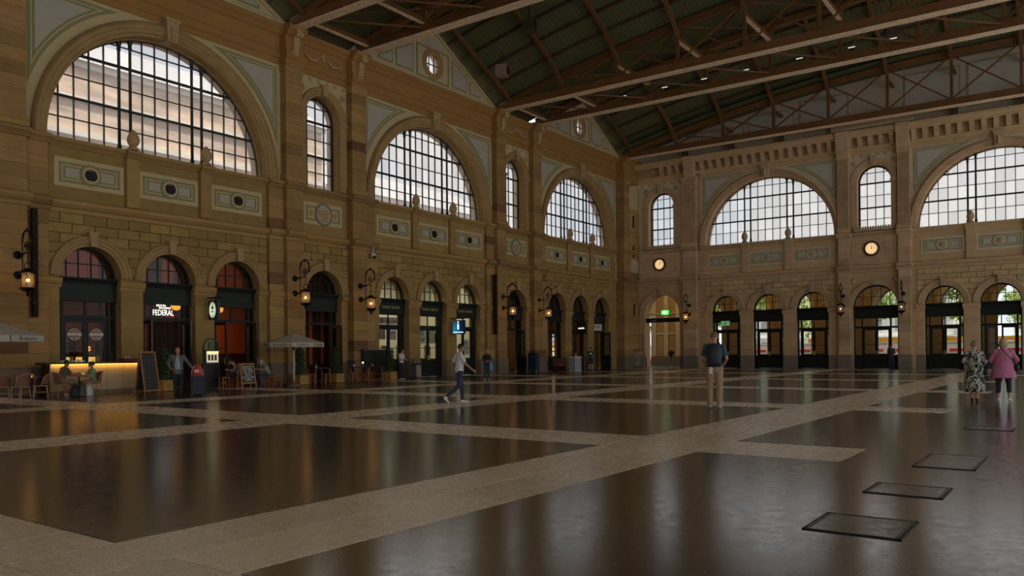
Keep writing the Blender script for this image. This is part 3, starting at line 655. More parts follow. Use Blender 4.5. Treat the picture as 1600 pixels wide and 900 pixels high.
for c in (19.55, 36.6, 53.65):
    for sg in (-1, 1):
        for fr in (.2, .4, .6, .8): obj('purlin', sweep_y(c+sg*6.4*(1-fr), lambda Y: eave(Y)+3.1*fr-.1, .1, .14), purl, ceil)
    obj('ridge_beam', sweep_y(c, lambda Y: eave(Y)+2.95, .16, .25), purl, ceil)
    for Y in NODES[:9]:
        for sg in (-1, 1):
            zf = ztop(Y)-.55 if Y < -3 else 17.75
            f0 = Vector((c+sg*6.33, Y, zf)); m = Vector((c+sg*5.5, Y, eave(Y)+.35)); e_ = Vector((c+sg*3.4, Y, eave(Y)+3.1*(1-3.4/6.4)-.3)); P = []
            for i in range(9): t = i/8; P.append(f0*(1-t)**2+m*2*t*(1-t)+e_*t*t)
            P.append(Vector((c, Y, eave(Y)+2.8)))
            mb = MB()
            for p, q in zip(P, P[1:]): mb.bar(p, q, .2, .2)
            r = obj('roof_rib', mb, timber, ceil)
            if Y < -3: obj('rib_strut', MB().bar(P[3], (c+sg*4.6, Y, eave(Y)+3.1*(1-4.6/6.4)-.1), .07, .1), timber, r)
def truss(x, nodes, single=False):
    e = empty('roof_truss', Matrix.Identity(4), ceil)
    obj('bottom_chord', MB().box(x-.17, x+.17, -50, -.5, 17.36, 17.84), timber, e)
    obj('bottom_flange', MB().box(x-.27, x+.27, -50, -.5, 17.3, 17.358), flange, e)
    obj('top_chord', sweep_y(x, ztop, .3, .36, -.4, -44, 22), timber, e)
    for i, Y in enumerate(nodes):
        zt = ztop(Y)-.15
        if zt > 18.0: obj('post', MB().box(x-.09, x+.09, Y-.09, Y+.09, 17.84, zt), timber, e)
        if i+1 < len(nodes):
            Y2 = nodes[i+1]
            obj('diagonal', MB().bar((x-.06, Y, 17.8), (x-.06, Y2, ztop(Y2)-.15), .06, .1), timber, e)
            if i > 0: obj('diagonal', MB().bar((x+.06, Y, ztop(Y)-.15), (x+.06, Y2, 17.8), .06, .09), timber, e)
    return e
for n in (28.08, 45.13):
    for sg in (-1, 1): truss(n+sg*2.15, NODES)
    for i, Y in enumerate(NODES):
        z = max(17.7, ztop(Y)-.75); tb = empty('cross_tie', Matrix.Identity(4), ceil)
        obj('tie_beam', MB().bar((n-2.15, Y, z), (n+2.15, Y, z), .16, .26), timber, tb)
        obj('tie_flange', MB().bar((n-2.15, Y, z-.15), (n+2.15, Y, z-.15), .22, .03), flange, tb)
        if i+1 < len(NODES):
            Y2 = NODES[i+1]
            obj('wind_brace', MB().bar((n-2.15, Y, 17.65), (n+2.15, Y2, 17.65), .06, .08), timber, tb)
            obj('wind_brace', MB().bar((n-2.15, Y, ztop(Y)-.1), (n+2.15, Y2, ztop(Y2)-.1), .06, .08), timber, tb)
            obj('wind_brace', MB().bar((n+2.15, Y, ztop(Y)-.1), (n-2.15, Y2, ztop(Y2)-.1), .06, .08), timber, tb)
truss(60.05, NODES)
for i, Y in enumerate(NODES[1:]):
    z = max(17.7, ztop(Y)-.75); obj('wall_tie', MB().bar((60.05, Y, z), (62.1, Y, z), .14, .2), timber, ceil)
    obj('wall_bracket', MB().box(61.5, 62.2, Y-.12, Y+.12, 17.15, 18.0), purl, ceil)
# things hung from the roof and clamped to the trusses
spk = M('dark_speaker_box', (0.06, 0.045, 0.03), 0.6, noise=(4, .1)); spk2 = M('pale_speaker_box', (0.30, 0.2, 0.15), 0.6, noise=(4, .1))
def hung_box(x, y, z, s, m, label, top):
    e = tag(empty('hanging_loudspeaker', T(x, y, z, .4)), label, 'loudspeaker')
    obj('speaker_cabinet', MB().ext([(-s,-s),(s,-s),(s*.8,s),(-s*.8,s)], -s*.9, s*.9, 'z'), m, e)
    obj('speaker_grille', MB().box(-s*.8, s*.8, -s*1.06, -s, -s*.7, s*.7), ironm, e)
    for sx in (-1, 1): obj('suspension_wire', MB().tube([(sx*s*.6,0,s*.9),(sx*s*.2,0,top-z)], .015, 5), ironm, e)
hung_box(39.4, -3.2, 18.45, .36, spk2, 'pale box loudspeaker hung from the roof beside the second gable', 19.6)
hung_box(38.1, -6.1, 20.05, .36, spk, 'dark box loudspeaker hung on wires high under the green boards', 21.2)
hung_box(54.0, -22.2, 21.0, .36, spk, 'small black loudspeaker under the roof boards beyond the front truss', 23.2)
lampw = lamp_mat('floodlight_lens', (1, .95, .85), .7)
FLOODS = [(47.1,-7.5),(47.1,-10.4),(47.1,-13.0),(47.1,-15.6),(47.1,-18.7),(47.1,-21.5),(47.1,-23.6)]
for i, (x, y) in enumerate(FLOODS):
    e = tag(empty('truss_floodlight', T(x-.12, y, 17.84)), 'small floodlight on the front truss chord, %s from the left' % ORD[i], 'floodlight', 'floodlights along the truss')
    obj('yoke', MB().box(-.05, .05, -.03, .03, 0, .1), ironm, e); obj('housing', MB().box(-.12, .16, -.22, .22, .1, .19), spk, e); obj('lens', MB().box(-.14, -.121, -.18, .18, .115, .165), lampw, e)
# ================================================================ floor
fl = tag(empty('floor', FL), 'polished dark asphalt floor squares framed by pale granite slab bands', 'floor', kind='structure')
def floor_mat(name, c1, c2, r0, r1, scale, speck=None, vary=0, ior=2.8):
    m = bpy.data.materials.new(name); m.use_nodes = True; nt = m.node_tree; b = nt.nodes['Principled BSDF']; L = nt.links.new
    g = _n(nt, 'ShaderNodeNewGeometry'); t = _n(nt, 'ShaderNodeTexNoise'); t.inputs['Scale'].default_value = scale; t.inputs['Detail'].default_value = 8; L(g.outputs['Position'], t.inputs['Vector'])
    r = _n(nt, 'ShaderNodeValToRGB'); r.color_ramp.elements[0].color = (*c1, 1); r.color_ramp.elements[1].color = (*c2, 1); r.color_ramp.elements[0].position = .3; r.color_ramp.elements[1].position = .7
    L(t.outputs['Fac'], r.inputs['Fac']); cur = r.outputs['Color']
    if speck:
        v = _n(nt, 'ShaderNodeTexNoise'); v.inputs['Scale'].default_value = speck; v.inputs['Detail'].default_value = 2; L(g.outputs['Position'], v.inputs['Vector'])
        mr = _n(nt, 'ShaderNodeMapRange'); mr.inputs['From Min'].default_value = .35; mr.inputs['From Max'].default_value = .65; mr.inputs['To Min'].default_value = .84; mr.inputs['To Max'].default_value = 1.14; L(v.outputs['Fac'], mr.inputs['Value'])
        mx = _n(nt, 'ShaderNodeMix', data_type='RGBA', blend_type='MULTIPLY'); mx.inputs['Factor'].default_value = 1; L(cur, mx.inputs['A']); L(mr.outputs['Result'], mx.inputs['B']); cur = mx.outputs['Result']
    if vary:
        oi = _n(nt, 'ShaderNodeObjectInfo'); mr = _n(nt, 'ShaderNodeMapRange'); mr.inputs['To Min'].default_value = 1-vary; mr.inputs['To Max'].default_value = 1+vary; L(oi.outputs['Random'], mr.inputs['Value'])
        mx = _n(nt, 'ShaderNodeMix', data_type='RGBA', blend_type='MULTIPLY'); mx.inputs['Factor'].default_value = 1; L(cur, mx.inputs['A']); L(mr.outputs['Result'], mx.inputs['B']); cur = mx.outputs['Result']
    L(cur, b.inputs['Base Color'])
    t2 = _n(nt, 'ShaderNodeTexNoise'); t2.inputs['Scale'].default_value = 6.0; t2.inputs['Detail'].default_value = 9; t2.inputs['Roughness'].default_value = .65; L(g.outputs['Position'], t2.inputs['Vector'])
    m2 = _n(nt, 'ShaderNodeMapRange'); m2.inputs['From Min'].default_value = .3; m2.inputs['From Max'].default_value = .7; m2.inputs['To Min'].default_value = r0; m2.inputs['To Max'].default_value = r1; L(t2.outputs['Fac'], m2.inputs['Value'])
    # scuffs: small dull specks and short scratches in the polish
    mpg = _n(nt, 'ShaderNodeMapping'); mpg.inputs['Scale'].default_value = (17, 24, 17); mpg.inputs['Rotation'].default_value = (0, 0, .6); L(g.outputs['Position'], mpg.inputs['Vector'])
    t4 = _n(nt, 'ShaderNodeTexNoise'); t4.inputs['Scale'].default_value = 1.0; t4.inputs['Detail'].default_value = 5; t4.inputs['Roughness'].default_value = .6; L(mpg.outputs['Vector'], t4.inputs['Vector'])
    m4 = _n(nt, 'ShaderNodeMapRange'); m4.inputs['From Min'].default_value = .58; m4.inputs['From Max'].default_value = .80; m4.inputs['To Min'].default_value = 0; m4.inputs['To Max'].default_value = .2; L(t4.outputs['Fac'], m4.inputs['Value'])
    ad = _n(nt, 'ShaderNodeMath', operation='ADD'); L(m2.outputs['Result'], ad.inputs[0]); L(m4.outputs['Result'], ad.inputs[1]); L(ad.outputs[0], b.inputs['Roughness'])
    t3 = _n(nt, 'ShaderNodeTexNoise'); t3.inputs['Scale'].default_value = 38; t3.inputs['Detail'].default_value = 8; t3.inputs['Roughness'].default_value = .6; L(g.outputs['Position'], t3.inputs['Vector'])
    bp = _n(nt, 'ShaderNodeBump'); bp.inputs['Strength'].default_value = .045; bp.inputs['Distance'].default_value = .01; L(t3.outputs['Fac'], bp.inputs['Height']); L(bp.outputs['Normal'], b.inputs['Normal'])
    b.inputs['IOR'].default_value = ior
    MATS[name] = m; return m
asph = floor_mat('polished_asphalt', (.012,.010,.008), (.024,.021,.018), .12, .21, .5, 60, 0, 6.0)
slabm = floor_mat('pale_granite_slab', (.64,.50,.345), (.76,.61,.43), .24, .30, .8, 70, .10, 2.6)
BX = [2.55+9.37*k for k in range(-4, 7)]; BY = [-26.6, -17.5, -8.3]; HB = .8
gap = .009
obj('floor_bed', MB().box(-45, XF+.6, -54, .9, -.3, -.012), joint, fl)
xb = [-45]+sum([[x-HB, x+HB] for x in BX], [])+[XF+.6]; yb = [.9]+sum([[y+HB, y-HB] for y in BY[::-1]], [])+[-54]
for i in range(0, len(xb)-1, 2):
    for j in range(0, len(yb)-1, 2):
        x0, x1, y1, y0 = xb[i], xb[i+1], yb[j], yb[j+1]
        if x1 <= x0: continue
        if j == len(yb)-2:
            continue
        obj('asphalt_square', MB().box(x0+gap, x1-gap, y0+gap, y1-gap, -.05, 0), asph, fl)
# south of the last band the asphalt runs through, the cross bands stop at Y = -29.4
for i in range(0, len(xb)-1, 2): obj('asphalt_square', MB().box(xb[i]+gap, xb[i+1]-gap, -29.4, -27.4-gap, -.05, 0), asph, fl)
obj('asphalt_square', MB().box(-45, XF+.6, -54, -29.4, -.05, 0), asph, fl)
slabs = []
def run(horizontal, c, a, b):
    L = 1.56; n = max(1, round((b-a)/L)); L = (b-a)/n
    for row in (0, 1):
        e = [a+L*i for i in range(n+1)] if row == 0 else [a]+[a+L*(i+.5) for i in range(n)]+[b]
        for p, q in zip(e, e[1:]):
            lo, hi = (c-HB, c) if row == 0 else (c, c+HB)
            slabs.append((p, q, lo, hi) if horizontal else (lo, hi, p, q))
for y in BY: run(True, y, -7.6, XF+.5)
ys = [-29.4, -27.4, -25.8, -18.3, -16.7, -9.1, -7.5, .9]
for x in BX:
    if x < -8: continue
    for a, b in ((-29.4,-27.4), (-25.8,-18.3), (-16.7,-9.1), (-7.5,.9)): run(False, x, a, b)
def cdist(s): return math.hypot((s[0]+s[1])/2, (s[2]+s[3])/2+32.1)
def inview(s):
    x, y = (s[0]+s[1])/2, (s[2]+s[3])/2+32.1; f = x*math.cos(YAW)+y*math.sin(YAW); r = x*math.sin(YAW)-y*math.cos(YAW)
    return f > 3 and abs(r) < f*.68+1
slabs.sort(key=lambda s: (not inview(s), cdist(s)))
far_sl = MB(); slab_cache = {}
for i, (x0, x1, y0, y1) in enumerate(slabs):
    if i < 290:
        key = (round(x1-x0, 2), round(y1-y0, 2))
        if key not in slab_cache:
            me = MB().box(-(x1-x0)/2+.007, (x1-x0)/2-.007, -(y1-y0)/2+.007, (y1-y0)/2-.007, -.05, 0).mesh('granite_slab'); me.materials.append(slabm); slab_cache[key] = me
        o = bpy.data.objects.new('granite_slab', slab_cache[key]); COL.objects.link(o); o.parent = fl; o.location = ((x0+x1)/2, (y0+y1)/2, 0)
    else: far_sl.box(x0+.004, x1-.004, y0+.004, y1-.004, -.05, 0)
o = obj('far_granite_slabs', far_sl, slabm, fl); o['kind'] = 'stuff'
steel = M('worn_steel', (.22,.20,.17), .35, metal=.9, noise=(6,.2)); hatchp = floor_mat('hatch_infill', (.03,.026,.022), (.09,.078,.062), .12, .3, 3.0)
for i, (x0, x1, y0, y1, lb) in enumerate(((6.8,7.6,-30.89,-30.14,'square floor hatch with double steel rim, nearest to the camera'), (8.87,9.6,-30.9,-30.16,'square floor hatch with double steel rim, second from the camera'),
        (11.13,12.6,-30.95,-30.25,'longer floor hatch at the end of a pale granite band'), (16.7,17.3,-30.96,-30.18,'farthest floor hatch, near the right picture edge'))):
    e = tag(empty('floor_hatch', T((x0+x1)/2, (y0+y1)/2, 0)), lb, 'floor hatch'); a, b = (x1-x0)/2, (y1-y0)/2
    obj('hatch_lid', MB().box(-a+.05, a-.05, -b+.05, b-.05, .0005, .006), hatchp, e)
    for q, m, nm in ((0, ironm, 'outer_rim'), (.022, steel, 'inner_rim')):
        k = MB(); t = .018
        for s4 in ((-a+q,a-q,-b+q,-b+q+t),(-a+q,a-q,b-q-t,b-q),(-a+q,-a+q+t,-b+q,b-q),(a-q-t,a-q,-b+q,b-q)): k.box(*s4, .0005, .009)
        obj(nm, k, m, e)

wb = tag(empty('wall_back_light_block', FL), 'plain sandstone wall behind the camera, added to block light', 'wall', kind='structure'); obj('masonry', MB().box(-46, -45, -54, 1, 0, 24.5), sand, wb)  # unseen solid wall added to keep light from coming in behind
# ================================================================ doors in the arches
brass = M('brass', (.5,.32,.1), .3, metal=1.0)
gold = M('gold_letters', (.55,.42,.18), .4, noise=(20,.1)); glow_w = lamp_mat('white_sign_light', (1,.93,.82), 1.6)
def leaf(parent, w_, h, hx, sgn, ang, mat, glass=pane_d, grooves=True):
    """one door leaf hinged at hx; sgn = +1 when it closes towards +x"""
    e = empty('door_leaf', Matrix.Translation((hx, 0, 0)) @ Matrix.Rotation(ang, 4, 'Z'), parent)
    def X(a, b): return sorted((sgn*a, sgn*b))
    k = MB(); st = .11
    k.box(*X(0, st), -.03, .03, .02, h); k.box(*X(w_-st, w_), -.03, .03, .02, h); k.box(*X(st, w_-st), -.03, .03, h-.14, h); k.box(*X(st, w_-st), -.03, .03, .98, 1.08); k.box(*X(st, w_-st), -.03, .03, .02, .2)
    k.box(*X(st, w_-st), -.012, .012, 1.72, 1.75)
    obj('leaf_frame', k, mat, e)
    p = MB(); p.box(*X(st, w_-st), -.015, .015, .2, .98)
    for i in range(4):
        a = st+(w_-2*st)*(i+.12)/4; b = st+(w_-2*st)*(i+.88)/4; p.box(*X(a, b), -.028, .028, .27, .9)
    obj('lower_panel', p, mat, e)
    obj('pane', MB().box(*X(st, w_-st), -.004, .004, 1.08, h-.14), glass, e)
    obj('handle', MB().tube([(sgn*(w_-.06),-.03,1.0),(sgn*(w_-.06),-.09,1.02),(sgn*(w_-.06),-.09,1.28),(sgn*(w_-.06),-.03,1.3)], .016, 6), brass, e, True)
    return e
def arch_door(F, c, r, zs, label, left=0.0, right=0.0, fan=pane_f, mat=None, leafmat=None, d=.5, glass=pane_d, leaves=(1, 1), nopanes=False, fascia=True):
    mat = mat or doorm; leafmat = leafmat or mat
    DOOR[0] += 1
    e = tag(empty('door_%d' % DOOR[0], F @ T(c, d, 0)), label, 'door', kind='structure')
    hw = .87 if r < 1.4 else .9; m0 = hw+.1
    for sg in (-1, 1):
        obj('door_post', MB().box(*sorted((sg*(r-.1), sg*(r+.02))), -.08, .1, 0, zs), mat, e)
        obj('mullion', MB().box(*sorted((sg*hw, sg*m0)), -.08, .1, 0, 3.7), mat, e)
        obj('sidelight_panel', MB().box(*sorted((sg*m0, sg*(r-.1))), -.03, .03, 0, 1.0), mat, e)
        if r-.1-m0 > .05:
            for z0, z1 in ((1.0, 2.93), (3.06, 3.66)):
                obj('sidelight_pane', MB().box(*sorted((sg*m0, sg*(r-.1))), -.004, .004, z0, z1), glass, e)
    obj('transom_bar', MB().box(-r+.1, r-.1, -.1, .1, 2.92, 3.06), mat, e)
    for sg in (-1, 1): obj('transom_pane', MB().box(*sorted((sg*.03, sg*hw)), -.004, .004, 3.06, 3.66), glass, e)
    obj('transom_mullion', MB().box(-.03, .03, -.03, .03, 3.06, 3.66), mat, e)
    f = empty('fascia', Matrix.Identity(4), e)
    obj('fascia_board', MB().box(-r+.02, r-.02, -.2, .1, 3.66, 4.42), doorm2 if mat is doorm else mat, f)
    k = MB()
    for a0,a1,b0,b1 in ((-r+.14,r-.14,3.8,3.83),(-r+.14,r-.14,4.22,4.25),(-r+.14,-r+.17,3.83,4.22),(r-.17,r-.14,3.83,4.22)): k.box(a0,a1,-.225,-.2,b0,b1)
    obj('fascia_moulding', k, doorm, f)
    obj('fascia_cornice', MB().ext([(.1,4.36),(-.22,4.36),(-.25,4.42),(-.32,4.46),(-.34,4.54),(.1,4.56)], -r, r, 'x'), doorm2, f)
    kk = MB(); n = int(2*r/.07)
    for i in range(n): x = -r+.05+i*.07; kk.box(x, x+.035, -.245, -.2, 4.31, 4.36)
    obj('dentils', kk, doorm, f)
    obj('fascia_base', MB().box(-r+.02, r-.02, -.23, .1, 3.62, 3.68), doorm, f)
    # fanlight
    fe = empty('fanlight', Matrix.Identity(4), e); xs = [-.72*r/1.2, -.25*r/1.2, .25*r/1.2, .72*r/1.2]; X = [-r]+xs+[r]; Z = [zs, zs+.55*r/1.2, zs+r+.01]
    for x0, x1 in zip(X, X[1:]):
        for z0, z1 in zip(Z, Z[1:]):
            p = clip_cell(0, zs, r, x0, x1, z0, z1)
            if p: obj('pane', MB().ext(p, -.004, .004, 'y'), fan, fe, fix=False)
    for x in xs: obj('glazing_bar', MB().box(x-.02, x+.02, -.03, .03, zs, zs+math.sqrt(r*r-x*x)), mat, fe)
    q = math.sqrt(r*r-(.55*r/1.2)**2); obj('glazing_bar', MB().box(-q, q, -.03, .03, Z[1]-.02, Z[1]+.02), mat, fe)
    obj('fan_frame', MB().arch_sweep(0, zs, [(r-.09,-.07),(r+.02,-.07),(r+.02,.08),(r-.09,.08)], n=28), mat, fe, True)
    if leaves[0]: leaf(e, hw, 2.92, -hw, 1, -left, leafmat, glass)
    if leaves[1]: leaf(e, hw, 2.92, hw, -1, right, leafmat, glass)
    return e
c1, c2, c3 = WIDE_L
dl = {}
dl['b1a'] = arch_door(FL, c1-3.35, 1.2, 4.55, 'dark green double door with round window logos behind the bar counter')
dl['b1b'] = arch_door(FL, c1, 1.2, 4.55, 'open brasserie doorway with glowing lettering in its transom', left=1.75, right=1.45, leafmat=doorb)
dl['b1c'] = arch_door(FL, c1+3.35, 1.2, 4.55, 'open brasserie doorway beside the projecting oval sign', left=1.5, right=1.5, leafmat=doorb)
dl['n1'] = arch_door(FL, NAR_L[1], 1.2, 4.5, 'brasserie doorway between two lanterns with one brown leaf open', left=-1.3, right=1.6, leafmat=doorb)
dl['b2a'] = arch_door(FL, c2-3.35, 1.2, 4.55, 'tourist office double door with posters, behind the black screen')
dl['b2b'] = arch_door(FL, c2, 1.2, 4.55, 'tourist office double door with large black lettering, middle of three')
dl['b2c'] = arch_door(FL, c2+3.35, 1.2, 4.55, 'tourist office double door behind the blue projecting sign')
dl['n2'] = arch_door(FL, NAR_L[2], 1.2, 4.5, 'dark passage doorway with one leaf open beside the blue cart', left=-1.4, right=1.2)
dl['b3a'] = arch_door(FL, c3-3.35, 1.2, 4.55, 'dark shop door just right of the fifth wall lantern')
dl['b3b'] = arch_door(FL, c3, 1.2, 4.55, 'dark shop door with red neon ring behind the striped counter')
dl['b3c'] = arch_door(FL, c3+3.35, 1.2, 4.55, 'dark shop door with one leaf open, last before the corner', left=-1.4, right=1.5)
for k, (cc, nm) in enumerate(((11.73-3.35, 'glazed end wall door under the second exit sign'), (11.73, 'glazed end wall door, middle one below the left big arch'), (11.73+3.35, 'glazed end wall door just left of the central wide door'),
        (27.2-3.35, 'glazed end wall door just right of the central wide door'), (27.2, 'glazed end wall door behind the woman in pink'), (27.2+3.35, 'glazed end wall door beyond the right picture edge'))):
    arch_door(FF, cc, 1.2, 4.55, nm, fan=pane_d, left=(-.9 if k == 4 else 0))
arch_door(FF, 19.46, 1.52, 4.5, 'wide central glazed door of the end wall below the clock', fan=pane_d)
# ---- lettering on the doors and fascias
for k in ('b2a', 'b2b', 'b2c'): text('lettering', 'TOURIST SERVICE', .2, gold, dl[k], Matrix.Translation((0,-.23,4.03)), sx=.92)
sg = tag(empty('illuminated_sign', T(c1-.12, .32, 3.36)), 'glowing white FEDERAL lettering in the brasserie transom', 'sign')
text('lettering', 'FEDERAL', .34, glow_w, sg, Matrix.Translation((0,0,-.1)), sx=.72)
text('small_lettering', 'BRASSERIE', .12, glow_w, sg, Matrix.Translation((.08,0,.11)))
for i, (x, h) in enumerate(((-.3,.1),(-.22,.13),(-.12,.08),(-.02,.14),(.06,.07))): obj('skyline_mark', MB().box(x, x+.05, -.004, .004, .18, .18+h), glow_w, sg)
etch = M('etched_white', (.75,.6,.5), .6, noise=(10,.1))
for x in (-.43, .43):
    lg = tag(empty('window_logo', T(c1-3.35+x, .47, 2.3)), 'round pale brasserie logo on the %s leaf of the bar door' % ('left' if x < 0 else 'right'), 'logo')
    k = MB(); k.lathe([(.2,0),(.2,.006),(.235,.006),(.235,0)], (0,0,0), 28, axis='y', hole=True); obj('ring', k, etch, lg)
    obj('banner', MB().box(-.28, .28, -.008, 0, -.05, .06), etch, lg)
    for i in range(5): obj('logo_stroke', MB().box(-.13+i*.055, -.1+i*.055, -.006, 0, -.16, -.08), etch, lg)
    for i in range(4): obj('logo_stroke', MB().box(-.1+i*.055, -.07+i*.055, -.006, 0, .08, .15), etch, lg)
blackm = M('black_paint', (.01,.01,.01), .4, noise=(5,.1)); inkm = M('black_ink', (.012,.012,.012), .6, noise=(9,.1))
def proj_sign(x, y0, y1, z0, z1, face, label, name='projecting_sign'):
    """box sign standing out from the wall, its faces along X"""
    e = tag(empty(name, T(x, 0, (z0+z1)/2)), label, 'sign'); h = (z1-z0)/2
    obj('sign_box', MB().box(-.07, .07, y1, y0, -h, h), blackm, e)
    obj('bracket', MB().tube([(0,.1,h+.12),(0,y1-.2,h+.12)], .03, 8), ironm, e, True)
    for y in (y0-.12, y1+.12): obj('hanger', MB().tube([(0,y,h),(0,y,h+.12)], .015, 6), ironm, e)
    obj('sign_face', MB().box(-.085, -.07, y1+.03, y0-.03, -h+.03, h-.03), face, e)
    return e
RX = Matrix.Rotation(-PI/2, 4, 'Z')
ps = proj_sign(21.35, -.2, -.85, 3.0, 3.85, M('dark_green_sign', (.008,.012,.01), .4, noise=(4,.1)), 'black projecting sign with a glowing oval brasserie emblem')
k = MB(); pale = lamp_mat('pale_emblem_light', (.85,.95,.65), .55)
for a, b, t in ((.2,.33,.022),(.13,.24,.03)):
    k.tube([(-.095, -.525+a*math.cos(i*PI/14), b*math.sin(i*PI/14)) for i in range(29)], t, 5)
k.box(-.1,-.09,-.74,-.31,-.05,.04); k.box(-.1,-.09,-.6,-.45,-.2,-.1); obj('oval_emblem', k, pale, ps)
bluem = bpy.data.materials.new('lit_blue_sign'); bluem.use_nodes = True; nt_ = bluem.node_tree; b_ = nt_.nodes['Principled BSDF']
tcg = _n(nt_, 'ShaderNodeTexCoord'); gr_ = _n(nt_, 'ShaderNodeTexGradient', gradient_type='SPHERICAL'); mp_ = _n(nt_, 'ShaderNodeMapping'); mp_.inputs['Location'].default_value = (0,.55,.15); mp_.inputs['Scale'].default_value = (1.6,1.6,1.6)
rr_ = _n(nt_, 'ShaderNodeValToRGB'); rr_.color_ramp.elements[0].color = (.002,.008,.05,1); rr_.color_ramp.elements[1].color = (.01,.25,.45,1)
nt_.links.new(tcg.outputs['Object'], mp_.inputs['Vector']); nt_.links.new(mp_.outputs['Vector'], gr_.inputs['Vector']); nt_.links.new(gr_.outputs['Fac'], rr_.inputs['Fac']); nt_.links.new(rr_.outputs['Color'], b_.inputs['Emission Color']); nt_.links.new(rr_.outputs['Color'], b_.inputs['Base Color']); b_.inputs['Emission Strength'].default_value = .8
ps = proj_sign(38.15, -.25, -1.15, 2.55, 3.4, bluem, 'blue illuminated tourist information sign with a white letter i')
text('letter_i', 'i', .75, glow_w, ps, Matrix.Translation((-.095,-.7,.1)) @ RX, sx=1.5); text('lettering', 'Tourist Service', .13, glow_w, ps, Matrix.Translation((-.095,-.7,-.3)) @ RX)
ps = proj_sign(53.0, -.1, -.95, 2.75, 3.6, blackm, 'black projecting shop sign with small pale lettering')
text('lettering', 'studio', .22, glow_w, ps, Matrix.Translation((-.095,-.55,.02)) @ RX)
# ---- posters in the tourist office and shop signs
pinkp = M('pink_white_poster', (.62,.45,.42), .6, noise=(3,.1)); whitep = M('white_poster', (.65,.62,.56), .6, noise=(3,.06)); redp = M('dark_red_print', (.25,.03,.02), .6, noise=(4,.1))
def poster(x, z, w_, h, m, label, lines=(), stripes=None, y=.56):
    e = tag(empty('window_poster', T(x, y, z)), label, 'poster'); obj('sheet', MB().box(-w_/2, w_/2, 0, .01, 0, h), m, e)
    for s, size, dz, mm, dx in lines: text('lettering', s, size, mm, e, Matrix.Translation((dx,-.004,dz)), .002)
    if stripes:
        k = MB()
        for a, b in stripes: k.box(a, b, -.004, 0, .06, h-.06)
        obj('printed_stripes', k, redp, e)
poster(c2-3.35, 3.1, 1.66, .38, pinkp, 'wide pink and white banner in the tourist office transom', [('Click is here', .2, .17, inkm, .3)], [(-.8,-.74),(-.68,-.62),(-.55,-.46),(-.4,-.32)])
poster(c2-3.35+.43, 2.2, .56, .55, pinkp, 'square pink notice on the right leaf of the first tourist office door', [('welcome', .11, .42, redp, 0)])
poster(c2-3.35-.43, 2.2, .56, .6, whitep, 'white poster with dark red stripes on the left leaf of the first tourist office door', stripes=[(-.2,-.12),(-.03,.04),(.1,.2)])
poster(c2-3.35-.43, 1.2, .58, .5, whitep, 'white notice with two dark squares low on the tourist office door', [], [(-.2,-.04),(.05,.2)])
poster(c2-.43, 2.0, .6, .85, whitep, 'white poster with big black lettering on the middle tourist office door', [('Zü', .36, .62, inkm, -.05), ('Swi', .36, .25, inkm, 0)])
poster(c2+.43, 2.0, .6, .85, M('warm_cream_poster', (.6,.48,.28), .6, noise=(3,.06)), 'cream poster with the end of the black lettering on the right leaf', [('n', .34, .62, inkm, -.2), ('s', .3, .25, inkm, -.2)])
poster(c2+3.35+.45, 1.3, .5, .95, whitep, 'tall white notice on the third tourist office door', [('INFO', .12, .75, inkm, 0)])
e = tag(empty('screen_display', T(c2+.62, .66, 2.05)), 'black screen hung in the middle tourist office door', 'screen'); obj('screen_panel', MB().box(-.2, .3, -.03, 0, 0, .55), blackm, e)
neon = lamp_mat('red_neon', (1,.1,.02), 3.0); neony = lamp_mat('yellow_neon', (.9,.75,.05), 1.5); neong = lamp_mat('green_neon', (.1,.5,.05), .8)
e = tag(empty('neon_sign', T(c3-.55, .62, 2.4)), 'red neon ring above small yellow and green lit squares in the shop door', 'sign')
obj('neon_ring', MB().tube([(.2*math.cos(i*PI/12), 0, .3*math.sin(i*PI/12)) for i in range(25)], .07, 8), neon, e, True)
obj('neon_square', MB().box(-.1, .25, -.02, .02, -.85, -.55), neony, e); obj('neon_square', MB().box(-.3, -.16, -.02, .02, -.85, -.6), neong, e); obj('neon_bar', MB().box(-.3, .25, -.02, .02, -1.1, -.98), neong, e)
e = tag(empty('lit_display', T(c3-3.35+.4, .62, 1.1)), 'narrow lit product display in the dark shop door by the lantern', 'display')
for i, (z, col, s) in enumerate(((0,(1,.7,.4),.9),(.38,(1,.6,.2),1.0),(.76,(1,.35,.05),.8),(1.1,(.6,.6,1),.7),(1.5,(.8,.8,.8),.4))): obj('lit_shelf', MB().box(-.22, .22, 0, .1, z, z+.3 if i < 4 else z+.12), lamp_mat('display_light_%d' % i, col, s), e)
e = tag(empty('shop_banner', T(c3+3.35, .4, 3.08)), 'white banner with pink and grey blots above the open shop door', 'banner'); obj('banner_cloth', MB().box(-.8, .8, 0, .02, 0, .55), whitep, e)
for i in range(7): obj('printed_blot', MB().sphere((-.65+i*.2, 0, .2+.1*(i % 3)), .1, 8, 6, (1,.1,1)), [pinkp, blackm, greyp][i % 3], e)
